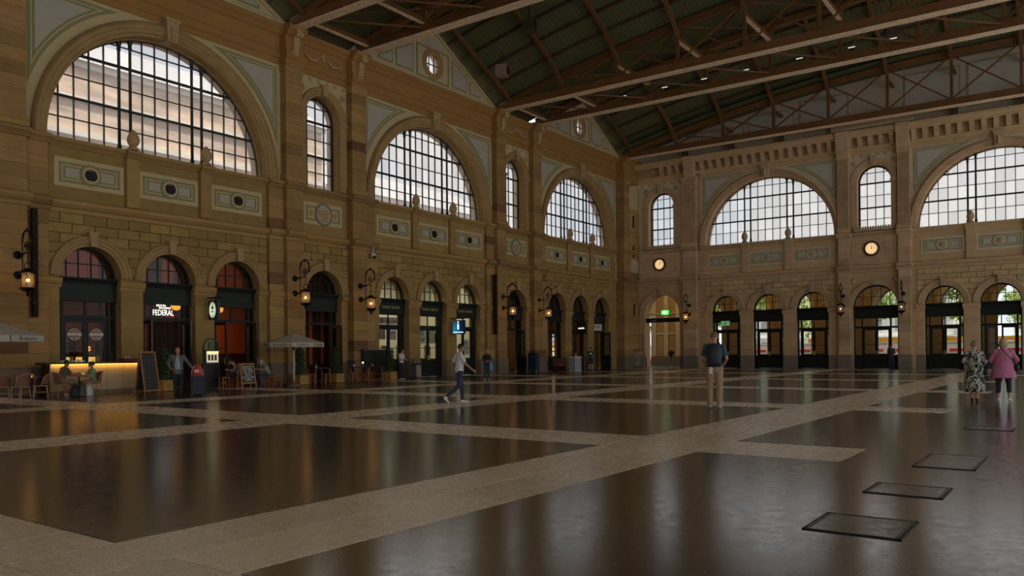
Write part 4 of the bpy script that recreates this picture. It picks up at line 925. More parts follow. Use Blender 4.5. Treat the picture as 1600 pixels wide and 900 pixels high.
# ================================================================ rooms behind the left wall, street behind the far wall
def room(name, label, x0, x1, y1, z1, wallm, floorm, ceilm):
    e = tag(empty(name, T(0, 0, 0)), label, 'wall', kind='structure')
    k = MB()
    k.add([(x0,.96,0),(x1,.96,0),(x1,y1,0),(x0,y1,0)], [(0,1,2,3)]); obj('room_floor', k, floorm, e)
    k = MB(); k.add([(x0,.96,z1),(x1,.96,z1),(x1,y1,z1),(x0,y1,z1)], [(0,1,2,3)]); obj('room_ceiling', k, ceilm, e)
    for nm, q in (('back_wall', [(x0,y1,0),(x1,y1,0),(x1,y1,z1),(x0,y1,z1)]), ('side_wall', [(x0,.96,0),(x0,y1,0),(x0,y1,z1),(x0,.96,z1)]), ('side_wall', [(x1,.96,0),(x1,y1,0),(x1,y1,z1),(x1,.96,z1)])):
        obj(nm, MB().add(q, [(0,1,2,3)]), wallm, e)
    return e
orange = M('orange_red_plaster', (.40,.09,.02), .7, noise=(1,.1)); redwood = M('red_wood_ceiling', (.20,.055,.03), .5, noise=(2,.2)); darkfl = M('dark_room_floor', (.04,.02,.012), .5, noise=(2,.1))
office = M('pale_office_plaster', (.55,.52,.40), .7, noise=(1,.05)); shopw = M('brown_shop_plaster', (.22,.12,.05), .7, noise=(1,.1))
room('wall_brasserie', 'orange plaster room of the brasserie behind its arches', 13.9, 30.6, 6.5, 6.4, orange, darkfl, redwood)
room('wall_office', 'pale room of the tourist office behind its arches', 31.2, 42.2, 6.5, 6.4, office, darkfl, office)
room('wall_shop', 'brown shop room behind the third bay', 43.4, 59.4, 6.0, 6.4, shopw, darkfl, shopw)
def area(name, loc, size, power, col, rot=(0,0,0)):
    l = bpy.data.lights.new(name, 'AREA'); l.energy = power; l.color = col; l.shape = 'RECTANGLE'; l.size = size[0]; l.size_y = size[1]
    o = bpy.data.objects.new(name, l); COL.objects.link(o); o.location = loc; o.rotation_euler = rot; return o
def point(name, loc, power, col, r=.1):
    l = bpy.data.lights.new(name, 'POINT'); l.energy = power; l.color = col; l.shadow_soft_size = r
    o = bpy.data.objects.new(name, l); COL.objects.link(o); o.location = loc; return o
area('brasserie_ceiling_light', (22, 3.2, 4.25), (14, 1.6), 55, (1, .5, .16)); area('brasserie_loft_fill', (21, 4.5, 4.6), (14, 2), 85, (1, .5, .26), (PI, 0, 0))  # the upward lamp is added to brighten the ceiling behind the fanlights
area('office_ceiling_light', (36.6, 3.2, 6.2), (9, 3), 420, (1, .93, .72))
area('shop_ceiling_light', (53.0, 3.2, 6.2), (10, 2), 60, (1, .7, .4))
globe = lamp_mat('orange_globe_glass', (1, .36, .03), 1.3); globe2 = lamp_mat('warm_bulb', (1, .6, .2), 6.0)
def pendant(x, y, z, r, label):
    e = tag(empty('pendant_lamp', T(x, y, z)), label, 'lamp'); obj('lamp_globe', MB().sphere((0,0,0), r, 16, 10), globe, e, True); obj('lamp_cord', MB().tube([(0,0,r),(0,0,6.38-z)], .01, 5), ironm, e)
pendant(20.95, 1.8, 3.72, .24, 'orange globe lamp in the transom right of the glowing lettering'); pendant(21.5, 1.8, 3.6, .14, 'small orange globe lamp at the edge of the middle brasserie doorway')
pendant(24.0, 3.0, 3.7, .2, 'orange globe lamp inside the brasserie behind the oval sign')
pendant(17.35, 2.6, 1.75, .12, 'round orange lamp glowing above the back bar')
# back bar with bottles, seen through the first door
darkw = M('dark_bar_wood', (.05,.02,.008), .4, noise=(3,.2)); bb = tag(empty('back_bar', T(16.4, 3.0, 0)), 'lit back bar shelving with bottles behind the first brasserie door', 'shelf')
k = MB()
for x in (-1.6, -.55, .5, 1.6): obj('upright', MB().box(x-.04, x+.04, -.2, .2, 0, 2.5), darkw, bb)
for z in (.95, 1.45, 1.95, 2.4): obj('shelf_board', MB().box(-1.6, 1.6, -.2, .2, z, z+.04), darkw, bb)
obj('shelf_light', MB().box(-1.55, 1.55, .17, .19, 1.0, 1.4), lamp_mat('shelf_glow', (1,.55,.12), .9), bb); obj('shelf_light', MB().box(-1.55, -.6, .17, .19, 1.5, 1.9), lamp_mat('shelf_glow_dim', (1,.5,.1), .7), bb)
bcol = [M('bottle_%s' % n, c, .1, noise=(9,.1)) for n, c in (('amber', (.3,.1,.01)), ('green', (.03,.1,.03)), ('clear', (.5,.45,.4)), ('red', (.3,.02,.01)))]
bme = {}
bn = ['amber', 'green', 'clear', 'red']
for z, lvl in ((.99, 'lower'), (1.49, 'middle'), (1.99, 'upper')):
    for i in range(14):
        j = rng.randrange(4)
        if j not in bme:
            me = MB().lathe([(.035,0),(.04,.02),(.04,.18),(.015,.24),(.014,.31),(.018,.32)], n=10).mesh('bottle'); me.materials.append(bcol[j]); bme[j] = me
        o = bpy.data.objects.new('bottle', bme[j]); COL.objects.link(o); o.location = (14.9+i*.22+rng.uniform(-.03,.03), 2.95, z); o.scale = (1, 1, rng.uniform(.8, 1.1))
        tag(o, '%s glass bottle, %s from the left on the %s shelf of the back bar' % (bn[j], ORD[i], lvl), 'bottle', 'bottles on the back bar')
obj('wainscot', MB().box(19.0, 30.5, 6.4, 6.49, 0, 1.5), darkw, bpy.data.objects['wall_brasserie'])
for x in (18.9, 20.2, 21.3, 22.6, 27.6, 29.2): obj('dark_pillar', MB().box(x-.22, x+.22, 3.9, 4.3, 0, 6.4), darkw, bpy.data.objects['wall_brasserie'])
obj('ceiling_drop', MB().box(13.95, 30.5, 1.5, 6.4, 4.3, 4.5), redwood, bpy.data.objects['wall_brasserie'])
obj('dark_partition', MB().box(28.1, 30.55, 1.75, 1.85, 0, 6.2), darkw, bpy.data.objects['wall_brasserie'])
for x in (28.55, 29.35, 29.9): obj('orange_drape', MB().box(x, x+.2, 1.69, 1.74, 0.9, 4.1), orange, bpy.data.objects['wall_brasserie'])
# wall sconce in the third doorway, curtain in the second
e = tag(empty('wall_sconce', T(25.3, 5.9, 2.75)), 'black up-and-down wall sconce on the orange wall', 'lamp'); obj('sconce_body', MB().lathe([(.07,-.16),(.08,-.16),(.08,.16),(.07,.16)], n=14), ironm, e, True)
for z in (-.165, .165): obj('sconce_bulb', MB().lathe([(.01,z-.004),(.06,z-.004),(.06,z+.004),(.01,z+.004)], n=12), globe2, e)
point('sconce_glow', (25.3, 5.8, 3.05), 14, (1,.5,.12), .05); point('sconce_glow', (25.3, 5.8, 2.45), 14, (1,.5,.12), .05)
curt = M('brown_curtain', (.045,.02,.008), .9, noise=(2,.2)); P = [(19.4+i*.03, .78+.06*math.sin(i*1.1)) for i in range(34)]
k = MB(); k.add([(x,y,.05) for x,y in P]+[(x+(.35*(1-(i/33)) if True else 0)*0-.25*(1-i/33),y,2.9) for i,(x,y) in enumerate(P)], [(i,i+1,len(P)+i+1,len(P)+i) for i in range(len(P)-1)])
tag(obj('curtain', k, curt, None, True, fix=False), 'brown pleated curtain hanging in the middle brasserie doorway', 'curtain')
# counter of the tourist office
wood_l = M('light_oak', (.45,.28,.1), .5, noise=(3,.15)); e = tag(empty('office_counter', T(36.6, 4.0, 0)), 'lit counter inside the tourist office', 'counter'); obj('counter_body', MB().box(-3.5,3.5,-.3,.3,0,1.05), whitep, e); obj('counter_top', MB().box(-3.6,3.6,-.36,.36,1.05,1.1), wood_l, e)
for i in range(8):
    e = tag(empty('brochure_rack', T(32.2+i*1.25, 2.2, 0)), 'white brochure rack in the tourist office, %s from the left' % ORD[i], 'rack', 'brochure racks in the tourist office'); obj('rack_back', MB().box(-.3,.3,0,.04,0,1.9), whitep, e)
    for z in (.5,.85,1.2,1.55): obj('leaflet_row', MB().box(-.27,.27,-.06,0,z,z+.25), [redp, greyp, M('leaf_green_print', (.05,.16,.04), .6, noise=(3,.1)) if i == 0 and z == .5 else MATS['leaf_green_print'], wood_l][(i+int(z*4)) % 4], e)
# ---- outside the far wall: arcade, pavement, trees, hoarding, houses
grnd = tag(obj('ground', MB().box(XF+.62, 260, -120, 160, -.3, -.01), M('street_asphalt', (.12,.115,.11), .8, noise=(.6,.1)), None), 'grey street and pavement outside the hall', 'ground', kind='structure')
tag(obj('yard', MB().box(-60, 62, 7.0, 160, -.3, -.02), MATS['street_asphalt'], None), 'grey yard behind the left wall', 'ground', kind='structure')
# the town side
arc = tag(empty('wall_arcade', FF), 'outer arcade of sandstone arches beyond the end wall doors', 'wall', kind='structure'); k = MB()
PIERS = [(-5.2,1.0),(.35,2.9),(6.5,1.1),(10.2,1.1),(13.9,1.2),(17.45,1.5),(22.3,1.1),(25.9,1.1),(29.6,1.1),(33.3,1.1),(37,1.1)]
for (p0, w0), (p1, w1) in zip(PIERS, PIERS[1:]):
    a, b = p0+w0/2, p1-w1/2; c, r = (a+b)/2, min((b-a)/2, 1.75); zs = 6.2-r
    k.arch_tile(p0, p1, 0, 8.2, c, r, zs, 0, 6.2, 1.0, 20)
    obj('arcade_archivolt', MB().arch_sweep(c, zs, [(r,6.22),(r,6.1),(r+.3,6.1),(r+.3,6.22)], n=20), cream, arc, True)
    obj('arcade_impost', MB().box(p0-w0/2-.05, p0+w0/2+.05, 6.12, 6.2, zs-.2, zs+.05), sand, arc); obj('arcade_plinth', MB().box(p0-w0/2-.04, p0+w0/2+.04, 6.1, 7.25, 0, .9), granite, arc)
    obj('arcade_back', MB().arch_tile(p0, p1, 0, 8.2, c, r, zs, 0, 7.2, -.9, 20), sand, arc)
    obj('arcade_rib', MB().box(p0-.28, p0+.28, .95, 6.2, 6.9, 7.5), cream, arc)
for z_ in (2.9, 4.7): obj('pier_band', MB().box(-1.12, 1.85, 6.1, 6.2, z_, z_+.14), cream, arc)
for s_ in (-1.0, .2, 1.35): obj('pier_moulding', MB().box(s_, s_+.4, 6.08, 6.2, .9, 6.6), cream, arc)
obj('arcade_piers', k, sand, arc); obj('arcade_ceiling', MB().box(-6, 46, .95, 7.2, 7.5, 7.8), cream, arc)
obj('arcade_end_wall', MB().box(-5.6, -5.3, .95, 6.2, 0, 7.5), sand, arc)
for q_, s_ in enumerate((1.2, 9.2, 15.5, 24.0)):  # fill lamps added along the arcade to brighten its piers
    e = tag(empty('arcade_fill_lamp', FF @ T(s_, 3.2, 7.1)), 'round warm lamp added to brighten the arcade beyond the end wall, %s from the left' % ORD[q_], 'lamp'); obj('lamp_globe', MB().sphere((0,0,0), .18, 12, 8), lamp_mat('arcade_fill_glow_%d' % q_, (1,.75,.45), 3.0), e, True); obj('lamp_stem', MB().tube([(0,0,.15),(0,0,.42)], .02, 6), ironm, e)
    lo = point('arcade_fill_light', (0,0,0), 85, (1,.78,.5), .18); lo.parent = e; lo.location = (0,0,-.25)
leafm = [M('leaf_%d' % i, c, .7, vary=.1, noise=(1.5,.25)) for i, c in enumerate(((.30,.44,.05), (.38,.50,.07), (.22,.36,.05)))]; bark = M('tree_bark', (.08,.06,.045), .9, noise=(6,.2))
def leaf_cloud(blobs, n, size):
    vs = []; r = np.random.default_rng(len(blobs)*31+n); out_v = []; tot = sum(b[3]**2 for b in blobs)
    for x, y, z, R, sq in blobs:
        m = int(n*R*R/tot); d = r.normal(size=(m,3)); d /= np.linalg.norm(d, axis=1)[:,None]; p = d*(R*(.55+.45*r.random((m,1))**.5))*np.array([1,1,sq])+np.array([x,y,z])
        a = r.normal(size=(m,3)); a /= np.linalg.norm(a, axis=1)[:,None]; b = np.cross(a, d); b /= (np.linalg.norm(b, axis=1)[:,None]+1e-6); s = size*(.6+.8*r.random((m,1)))
        out_v.append(np.stack([p-a*s, p+b*s*.55, p+a*s, p-b*s*.55], 1).reshape(-1,3))
    v = np.concatenate(out_v); mb = MB(); mb.v = [tuple(q) for q in v]; mb.f = [(4*i,4*i+1,4*i+2,4*i+3) for i in range(len(v)//4)]; mb.mi = [0]*len(mb.f); return mb
def tree(x, y, h, R, mi, label, n=3500):
    e = tag(empty('street_tree', T(x, y, 0)), label, 'tree', 'trees beyond the end wall'); rr = random.Random(int(x*7+y*3))
    obj('trunk', MB().tube([(0,0,0),(.05,0,h*.3),(-.05,.1,h*.6)], [.22,.17,.08], 8), bark, e, True)
    bl = [(rr.uniform(-.6,.6)*R, rr.uniform(-.6,.6)*R, h*.45+rr.uniform(0,.5)*h, R*rr.uniform(.4,.65), .8) for _ in range(9)]
    o = obj('foliage', leaf_cloud(bl, n, .2), leafm[mi], e, fix=False); o['kind'] = 'stuff'
for i, (x, y, h, R, lb) in enumerate(((82,3.0,9,4,'bright green tree seen through the corner archway'), (84,-6,10,4.5,'green tree seen through the left end wall doors'), (88,-13,9,4.0,'green tree behind the middle of the left end wall doors'),
        (83,-22.5,10,4.2,'bright green tree seen through the wide central door'), (92,-29,7,3.5,'small green tree seen through the doors behind the two women'), (95,-38,7,3.5,'small green tree near the right edge beyond the doors'), (90,12,11,5,'tall green tree left of the corner archway'))):
    tree(x, y, h, R, i % 3, lb)
hw_ = M('white_hoarding_panel', (.72,.68,.64), .6, noise=(2,.06)); hr = M('red_stripe_paint', (.55,.03,.03), .5, noise=(2,.1)); hy = M('orange_yellow_paint', (.85,.42,.02), .5, noise=(2,.1))
hd = tag(empty('site_hoarding', T(74, -12, 0)), 'long white street hoarding with red dashes and a yellow top band', 'hoarding')
for i in range(26):
    y = -28+i*2.0; p = obj('hoarding_panel', MB().box(-.04, .04, y+.02, y+1.98, .25, 1.95), hw_, hd); obj('red_dash', MB().box(-.06, -.04, y+.3, y+1.3, 1.2, 1.4), hr, p); obj('red_base', MB().box(-.06, -.04, y+.02, y+1.98, .25, .55), hr, p)
obj('yellow_band', MB().box(-.06, .06, -28, 0.5, 1.98, 2.35), hy, hd); obj('hoarding_feet', MB().box(-.2, .2, -28, 24, -.01, .25), granite, hd)
# town houses
facW = M('pale_house_facade', (.8,.78,.74), .8, noise=(.3,.06)); wing = M('house_window_glass', (.36,.36,.38), .3, noise=(.5,.2)); roofm = M('pale_zinc_roof', (.62,.64,.68), .7, noise=(1,.1)); facB = M('beige_house_facade', (.72,.54,.36), .8, noise=(.3,.08))
def house(F, W_, H, D, m, label, floors, cols, bands=True):
    e = tag(empty('town_house', F), label, 'building')
    obj('house_wall', MB().box(-W_/2, W_/2, 0, D, 0, H), m, e); fh = H/floors
    wme = MB().box(-.6, .6, -.05, .02, 0, fh*.55).mesh('window'); wme.materials.append(wing)
    for f in range(floors):
        if bands: obj('string_band', MB().box(-W_/2-.2, W_/2+.2, -.3, 0, (f+1)*fh-.35, (f+1)*fh), facW, e)
        for c in range(cols):
            o = bpy.data.objects.new('window', wme); COL.objects.link(o); o.parent = e; o.location = (-W_/2+(c+.5)*W_/cols, 0, f*fh+fh*.22)
    obj('roof', MB().ext([(-.6,H),(D+.6,H),(D/2,H+3.5)], -W_/2-.4, W_/2+.4, 'x'), roofm, e)
house(Matrix.Translation((150, -40, 0)) @ Matrix.Rotation(-PI/2, 4, 'Z'), 36, 17, 14, facW, 'pale town house seen through the right end wall fanlights', 5, 11)
house(Matrix.Translation((155, 4, 0)) @ Matrix.Rotation(-PI/2, 4, 'Z'), 34, 15, 14, facW, 'pale town house behind the trees left of the end wall centre', 4, 10)
house(Matrix.Translation((30, 24, 0)), 38, 21.5, 10, M('banded_beige_facade', (.66,.53,.42), .8, noise=(.25,.14), strata=(1.6,.48)), 'beige banded building seen through the nearest big window', 9, 0)
house(Matrix.Translation((66, 30, 0)), 30, 18.2, 10, facW, 'lower banded building seen through the bottom of the middle big window', 7, 0)
# ================================================================ wall lanterns, clocks, signs
lglass = glassy('lantern_glass', (1,.9,.75), .8, frost=(.8,.65,.5), frost_amt=.22, gloss=.04); bulb = lamp_mat('lantern_bulb', (1,.5,.12), 14.0); bulb_w = lamp_mat('pale_lantern_bulb', (1,.85,.6), 3.0)
def lantern(F, s, d, z, label, power=3.0):
    """wrought-iron bracket on two wall bosses, with a cylindrical lantern hung from its scroll"""
    e = tag(empty('wall_lantern', F @ T(s, d, z)), label, 'lantern', 'wall lanterns')
    for zz in (-.05, .68): obj('wall_boss', MB().lathe([(.02,.0),(.13,.0),(.15,.06),(.1,.12),(.04,.15),(.04,.42)], (0,0,zz), 12, axis='y'), ironm, e, True)
    obj('upright', MB().tube([(0,-.42,-.35),(0,-.42,.2),(0,-.42,1.15)], .022, 6), ironm, e, True)
    br = empty('bracket', Matrix.Identity(4), e)
    arcp = [(0,-.42-.34+.34*math.cos(a), 1.1+.42*math.sin(a)) for a in [i*PI*1.15/16 for i in range(17)]]
    obj('bracket_arc', MB().tube(arcp, .032, 7), ironm, br, True)
    sp = [(0,-.80+(.2-.0085*i)*math.cos(.5*i), .92+(.2-.0085*i)*math.sin(.5*i)) for i in range(22)]
    obj('scroll', MB().tube(sp, .024, 6), ironm, br, True)
    obj('scroll', MB().tube([(0,-.42,.62),(0,-.6,.72),(0,-.74,.74),(0,-.86,.66)], .028, 6), ironm, br, True)
    for i in (3, 7, 11, 15): p = arcp[i]; obj('iron_leaf', MB().sphere(p, .06, 7, 5, (.5,1,1.3)), ironm, br, True)
    obj('hanger', MB().tube([(0,-.82,.72),(0,-.82,.3)], .018, 6), ironm, e)
    la = empty('lantern_body', Matrix.Translation((0,-.82,-.2)), e)
    obj('crown', MB().tube([(.11*math.cos(a),0,.42+.13*math.sin(a)) for a in [i*PI/8 for i in range(17)]], .016, 5), ironm, la, True)
    obj('lantern_cap', MB().lathe([(.02,.36),(.1,.34),(.16,.28),(.27,.24),(.29,.18),(.24,.16)], n=12), ironm, la, True)
    obj('lantern_glass', MB().lathe([(.21,-.36),(.21,.17)], n=14), lglass, la, True, fix=False)
    for i in range(6): a = i*PI/3; obj('cage_bar', MB().tube([(.22*math.cos(a),.22*math.sin(a),-.38),(.22*math.cos(a),.22*math.sin(a),.2)], .012, 5), ironm, la)
    obj('lantern_base', MB().lathe([(.24,-.34),(.27,-.38),(.2,-.46),(.07,-.5),(.05,-.56),(.07,-.6),(.02,-.66)], n=12), ironm, la, True)
    obj('lamp_bulb', MB().sphere((0,0,-.08), .055, 10, 7), bulb if power > 1 else bulb_w, la, True)
    l = bpy.data.lights.new('lantern_light', 'POINT'); l.energy = power; l.color = (1,.55,.2); l.shadow_soft_size = .1
    lo = bpy.data.objects.new('lantern_light', l); COL.objects.link(lo); lo.parent = la; lo.location = (0,0,-.08)
lantern(FL, 13.32, -.45, 4.45, 'lit wrought-iron lantern on the pier at the left picture edge')
lantern(FL, 25.85, -.45, 4.45, 'lit wrought-iron lantern left of the narrow brasserie arch')
lantern(FL, 30.2, -.45, 4.35, 'lit wrought-iron lantern left of the tourist office arches')
lantern(FL, 43.0, -.45, 4.4, 'lit wrought-iron lantern left of the dark passage doorway')
lantern(FL, 47.3, -.45, 4.4, 'lit wrought-iron lantern left of the far shop arches')
lantern(FF, 5.5, -.38, 4.4, 'lit wrought-iron lantern right of the corner archway')
lantern(FF, 17.4, -.38, 4.6, 'pale-lit wrought-iron lantern on the left of the wide central door', .6)
lantern(FF, 21.4, -.38, 4.6, 'pale-lit wrought-iron lantern on the right of the wide central door', .6)
face_m = lamp_mat('backlit_clock_face', (1,.62,.27), .85); rim_m = M('clock_rim_brown', (.10,.045,.02), .5, noise=(4,.1))
for s, lb in ((2.78, 'round backlit clock above the corner archway'), (19.3, 'round backlit clock above the wide central door')):
    e = tag(empty('wall_clock', FF @ T(s, -.16, 8.62)), lb, 'clock')
    obj('clock_rim', MB().lathe([(.4,-.02),(.4,.1),(.44,.13),(.54,.1),(.56,-.02)], n=32, axis='y', hole=True), rim_m, e, True); obj('clock_face', MB().lathe([(.41,0),(.41,.06),(.01,.06)], n=32, axis='y'), face_m, e)
    for i in range(12): o = obj('hour_mark', MB().box(-.014, .014, -.008, 0, .28, .37), blackm, e, loc=(0,-.062,0)); o.rotation_euler = (0, i*PI/6, 0)
    for L_, w_, a, nm in ((.33,.014,PI/3,'minute_hand'), (.24,.02,PI/36,'hour_hand')): o = obj(nm, MB().ext([(-w_,-.06),(w_,-.06),(w_*.6,L_),(-w_*.6,L_)], -.01, 0, 'y'), blackm, e, loc=(0,-.074,0)); o.rotation_euler = (0, a, 0)
exitg = lamp_mat('green_exit_light', (.02,.7,.08), 1.6)
def exit_sign(s, d, z, label, k=1.0):
    e = tag(empty('exit_sign', FF @ T(s, d, z)), label, 'sign'); obj('sign_case', MB().box(-.38,.38,-.06,.06,-.22,.22), blackm, e); obj('lit_face', MB().box(-.35,.35,-.075,-.06,-.19,.19), exitg if k == 1 else lamp_mat('dim_green_exit_light', (.02,.5,.12), .35), e)
    obj('door_symbol', MB().box(-.09,.09,-.08,-.075,-.14,.14), glow_w if k == 1 else whitep, e); obj('arrow_symbol', MB().ext([(-.28,0),(-.18,.08),(-.18,-.08)], -.08, -.075, 'y'), glow_w if k == 1 else whitep, e); obj('hanging_rod', MB().tube([(0,0,.22),(0,0,.7)], .015, 5), ironm, e)
exit_sign(3.05, .3, 4.62, 'green lit exit sign hanging in the corner archway'); exit_sign(8.38, -.0, 3.55, 'dim green exit sign hanging in front of the end wall door', .4)
e = tag(empty('direction_sign', FF @ T(2.9, .25, 3.98)), 'dark blue direction sign bar across the corner archway', 'sign'); obj('sign_bar', MB().box(-1.55,1.55,-.1,.1,-.18,.18), M('navy_sign', (.006,.008,.02), .4, noise=(4,.1)), e)
text('lettering', 'Ausgang', .15, greyp, e, Matrix.Translation((-.9,-.11,0))); text('lettering', '> i', .18, greyp, e, Matrix.Translation((.1,-.11,0))); obj('tie_rod', MB().tube([(-1.6,.3,.5),(1.6,.3,.5)], .02, 5), ironm, e)
# downpipes in the pier corners, security camera, corner gate
for x, y, z0, z1, lb in ((13.9, -.46, 2.9, 6.9, 'dark square downpipe beside the leftmost lantern'), (42.15, -.46, 2.6, 6.5, 'dark downpipe beside the passage doorway pilaster')):
    e = tag(empty('downpipe', T(x, y, z0)), lb, 'pipe'); obj('pipe_body', MB().box(-.09,.09,-.1,.1,0,z1-z0), M('brown_pipe', (.03,.02,.012), .9, spec=.1, noise=(3,.1)) if 'brown_pipe' not in MATS else MATS['brown_pipe'], e)
    for z in (.5, 2.0, 3.4): obj('pipe_clip', MB().box(-.11,.11,-.12,.12,z,z+.05), ironm, e)
e = tag(empty('security_camera', T(31.2, -.2, 6.75)), 'small white dome security camera on the wall beside the tourist office', 'camera'); camw = M('white_plastic', (.6,.56,.5), .4, noise=(5,.05))
obj('camera_arm', MB().tube([(0,.0,.5),(0,-.25,.5),(0,-.25,.15)], .025, 6), camw, e); obj('camera_dome', MB().sphere((0,-.25,0), .16, 14, 10), camw, e, True); obj('camera_lens', MB().sphere((0,-.3,-.06), .12, 10, 8), blackm, e, True)
galv = M('galvanised_steel', (.42,.38,.33), .4, metal=.8, noise=(5,.15)); e = tag(empty('steel_gate', FF @ T(.6, -.9, 0)), 'grey steel barred gate panel left of the corner archway', 'gate')
for z in (.1, .75, 1.35, 1.5, 2.75): obj('gate_rail', MB().box(-.1, 1.0, -.03, .03, z, z+.06), galv, e)
obj('gate_post', MB().box(.96,1.06,-.05,.05,0,2.85), galv, e); obj('gate_post', MB().box(-.16,-.08,-.05,.05,0,2.85), galv, e)
for i in range(9): obj('gate_bar', MB().tube([(0+i*.11,0,.15),(0+i*.11,0,1.4)], .012, 5), galv, e)
# ================================================================ cafe in front of the brasserie
canvas = M('cream_canvas', (.50,.44,.35), .85, noise=(3,.05)); white_p = M('white_pole', (.6,.56,.5), .4, noise=(4,.05)); greyprint = M('grey_print', (.10,.095,.09), .7, noise=(9,.1))
def umbrella(x, y, R, zr, zp, rot, texts, label):
    e = tag(empty('parasol', T(x, y, 0, rot)), label, 'parasol'); n = 8; P = [(R*math.cos((i+.5)*2*PI/n), R*math.sin((i+.5)*2*PI/n)) for i in range(n)]
    for i in range(n):
        a, b = P[i], P[(i+1)%n]; k = MB(); k.add([(a[0],a[1],zr),(b[0],b[1],zr),(0,0,zp)], [(0,1,2)]); k.add([(a[0]*.99,a[1]*.99,zr-.012),(b[0]*.99,b[1]*.99,zr-.012),(0,0,zp-.012)], [(0,2,1)])
        c = obj('canopy_panel', k, canvas, e, fix=False); k = MB(); f = .985; k.add([(a[0]*f+b[0]*(1-f),a[1]*f+b[1]*(1-f),zr),(b[0]*f+a[0]*(1-f),b[1]*f+a[1]*(1-f),zr),(b[0]*f+a[0]*(1-f),b[1]*f+a[1]*(1-f),zr-.2),(a[0]*f+b[0]*(1-f),a[1]*f+b[1]*(1-f),zr-.2)], [(0,1,2,3)])
        v = obj('valance', k, canvas, c, fix=False)
        mid = ((a[0]+b[0])/2*1.006, (a[1]+b[1])/2*1.006); ang = math.atan2(mid[1], mid[0])+PI/2
        t = texts[i % len(texts)]; text('lettering', t, .19, greyprint, c, Matrix.Translation((mid[0], mid[1], zr-.1)) @ Matrix.Rotation(ang, 4, 'Z'), .001)
        obj('rib', MB().tube([(a[0]*.98,a[1]*.98,zr-.02),(0,0,zp-.06)], .012, 5), darkw, e)
    obj('pole', MB().tube([(0,0,0),(0,0,zp)], .035, 10), white_p, e, True); obj('hub', MB().lathe([(.06,zr-.35),(.06,zr-.25),(.03,zr-.2)], n=10), darkw, e); obj('tip', MB().lathe([(.03,zp-.02),(.02,zp+.06),(.005,zp+.1)], n=8), darkw, e)
    for i in range(4): a = i*PI/2; obj('strut', MB().tube([(0,0,zr-.3),(P[i*2][0]*.5,P[i*2][1]*.5,zr+(zp-zr)*.5-.03)], .01, 5), darkw, e)
    obj('parasol_base', MB().lathe([(.02,0),(.32,0),(.32,.06),(.05,.1),(.05,.25)], n=16), granite, e, True)
umbrella(24.1, -2.5, 1.36, 1.96, 2.38, .42, ['Federal', 'Brasserie'], 'cream octagonal parasol in front of the narrow brasserie arch')
umbrella(11.05, -3.5, 1.75, 2.12, 2.7, .42, ['Federal', 'Brasserie'], 'cream parasol cut off by the left picture edge')
# bar counter with light strip
cladm = M('pale_bar_cladding', (.42,.34,.22), .6, noise=(1.5,.1)); led = lamp_mat('amber_light_strip', (1,.42,.04), 4.0)
bar = tag(empty('bar_counter', T(15.75, -1.0, 0)), 'pale bar counter with a glowing amber light strip under its top', 'counter')
for i in range(5): a = -1.72+i*.69; obj('front_panel', MB().box(a+.006, a+.684, -.3, -.26, .16, 1.14), cladm, bar)
obj('bar_carcass', MB().box(-1.74, 1.74, -.26, .3, .0, 1.15), darkw, bar); obj('bar_top', MB().box(-1.9, 1.9, -.46, .4, 1.15, 1.22), darkw, bar); obj('plinth', MB().box(-1.72, 1.72, -.28, -.25, 0, .16), granite, bar); obj('light_strip', MB().box(-1.7, 1.7, -.4, -.34, 1.12, 1.15), led, bar)
area('bar_strip_light', (15.75, -1.38, 1.11), (3.4, .05), 4.5, (1,.5,.08)).rotation_euler = (.35, 0, 0)
cup = M('white_porcelain', (.7,.66,.6), .2, noise=(5,.04)); steelc = M('steel_cup', (.4,.38,.35), .25, metal=.9, noise=(5,.1))
cupme = MB().lathe([(.025,0),(.035,.02),(.045,.07),(.04,.07),(.02,.02)], n=10).mesh('coffee_cup'); cupme.materials.append(cup)
for i in range(9):
    o = bpy.data.objects.new('coffee_cup', cupme); COL.objects.link(o); o.location = (14.55+i*.1, -1.05+.05*(i % 2), 1.22); tag(o, 'white coffee cup on the bar, %s from the left in its row' % ORD[i], 'cup', 'cups on the bar')
for i in range(2):
    o = bpy.data.objects.new('coffee_cup', cupme); COL.objects.link(o); o.location = (17.05+.14*i, -1.0, 1.34); tag(o, '%s of two white cups on the red tray at the right bar end' % ('left' if i == 0 else 'right'), 'cup', 'cups on the red tray')
e = tag(empty('serving_tray', T(17.15, -1.0, 1.22)), 'dark red tray box at the right end of the bar', 'tray'); obj('tray_box', MB().box(-.32,.32,-.15,.15,0,.1), redp, e); obj('tray_rim', MB().box(-.34,.34,-.17,.17,.1,.12), darkw, e)
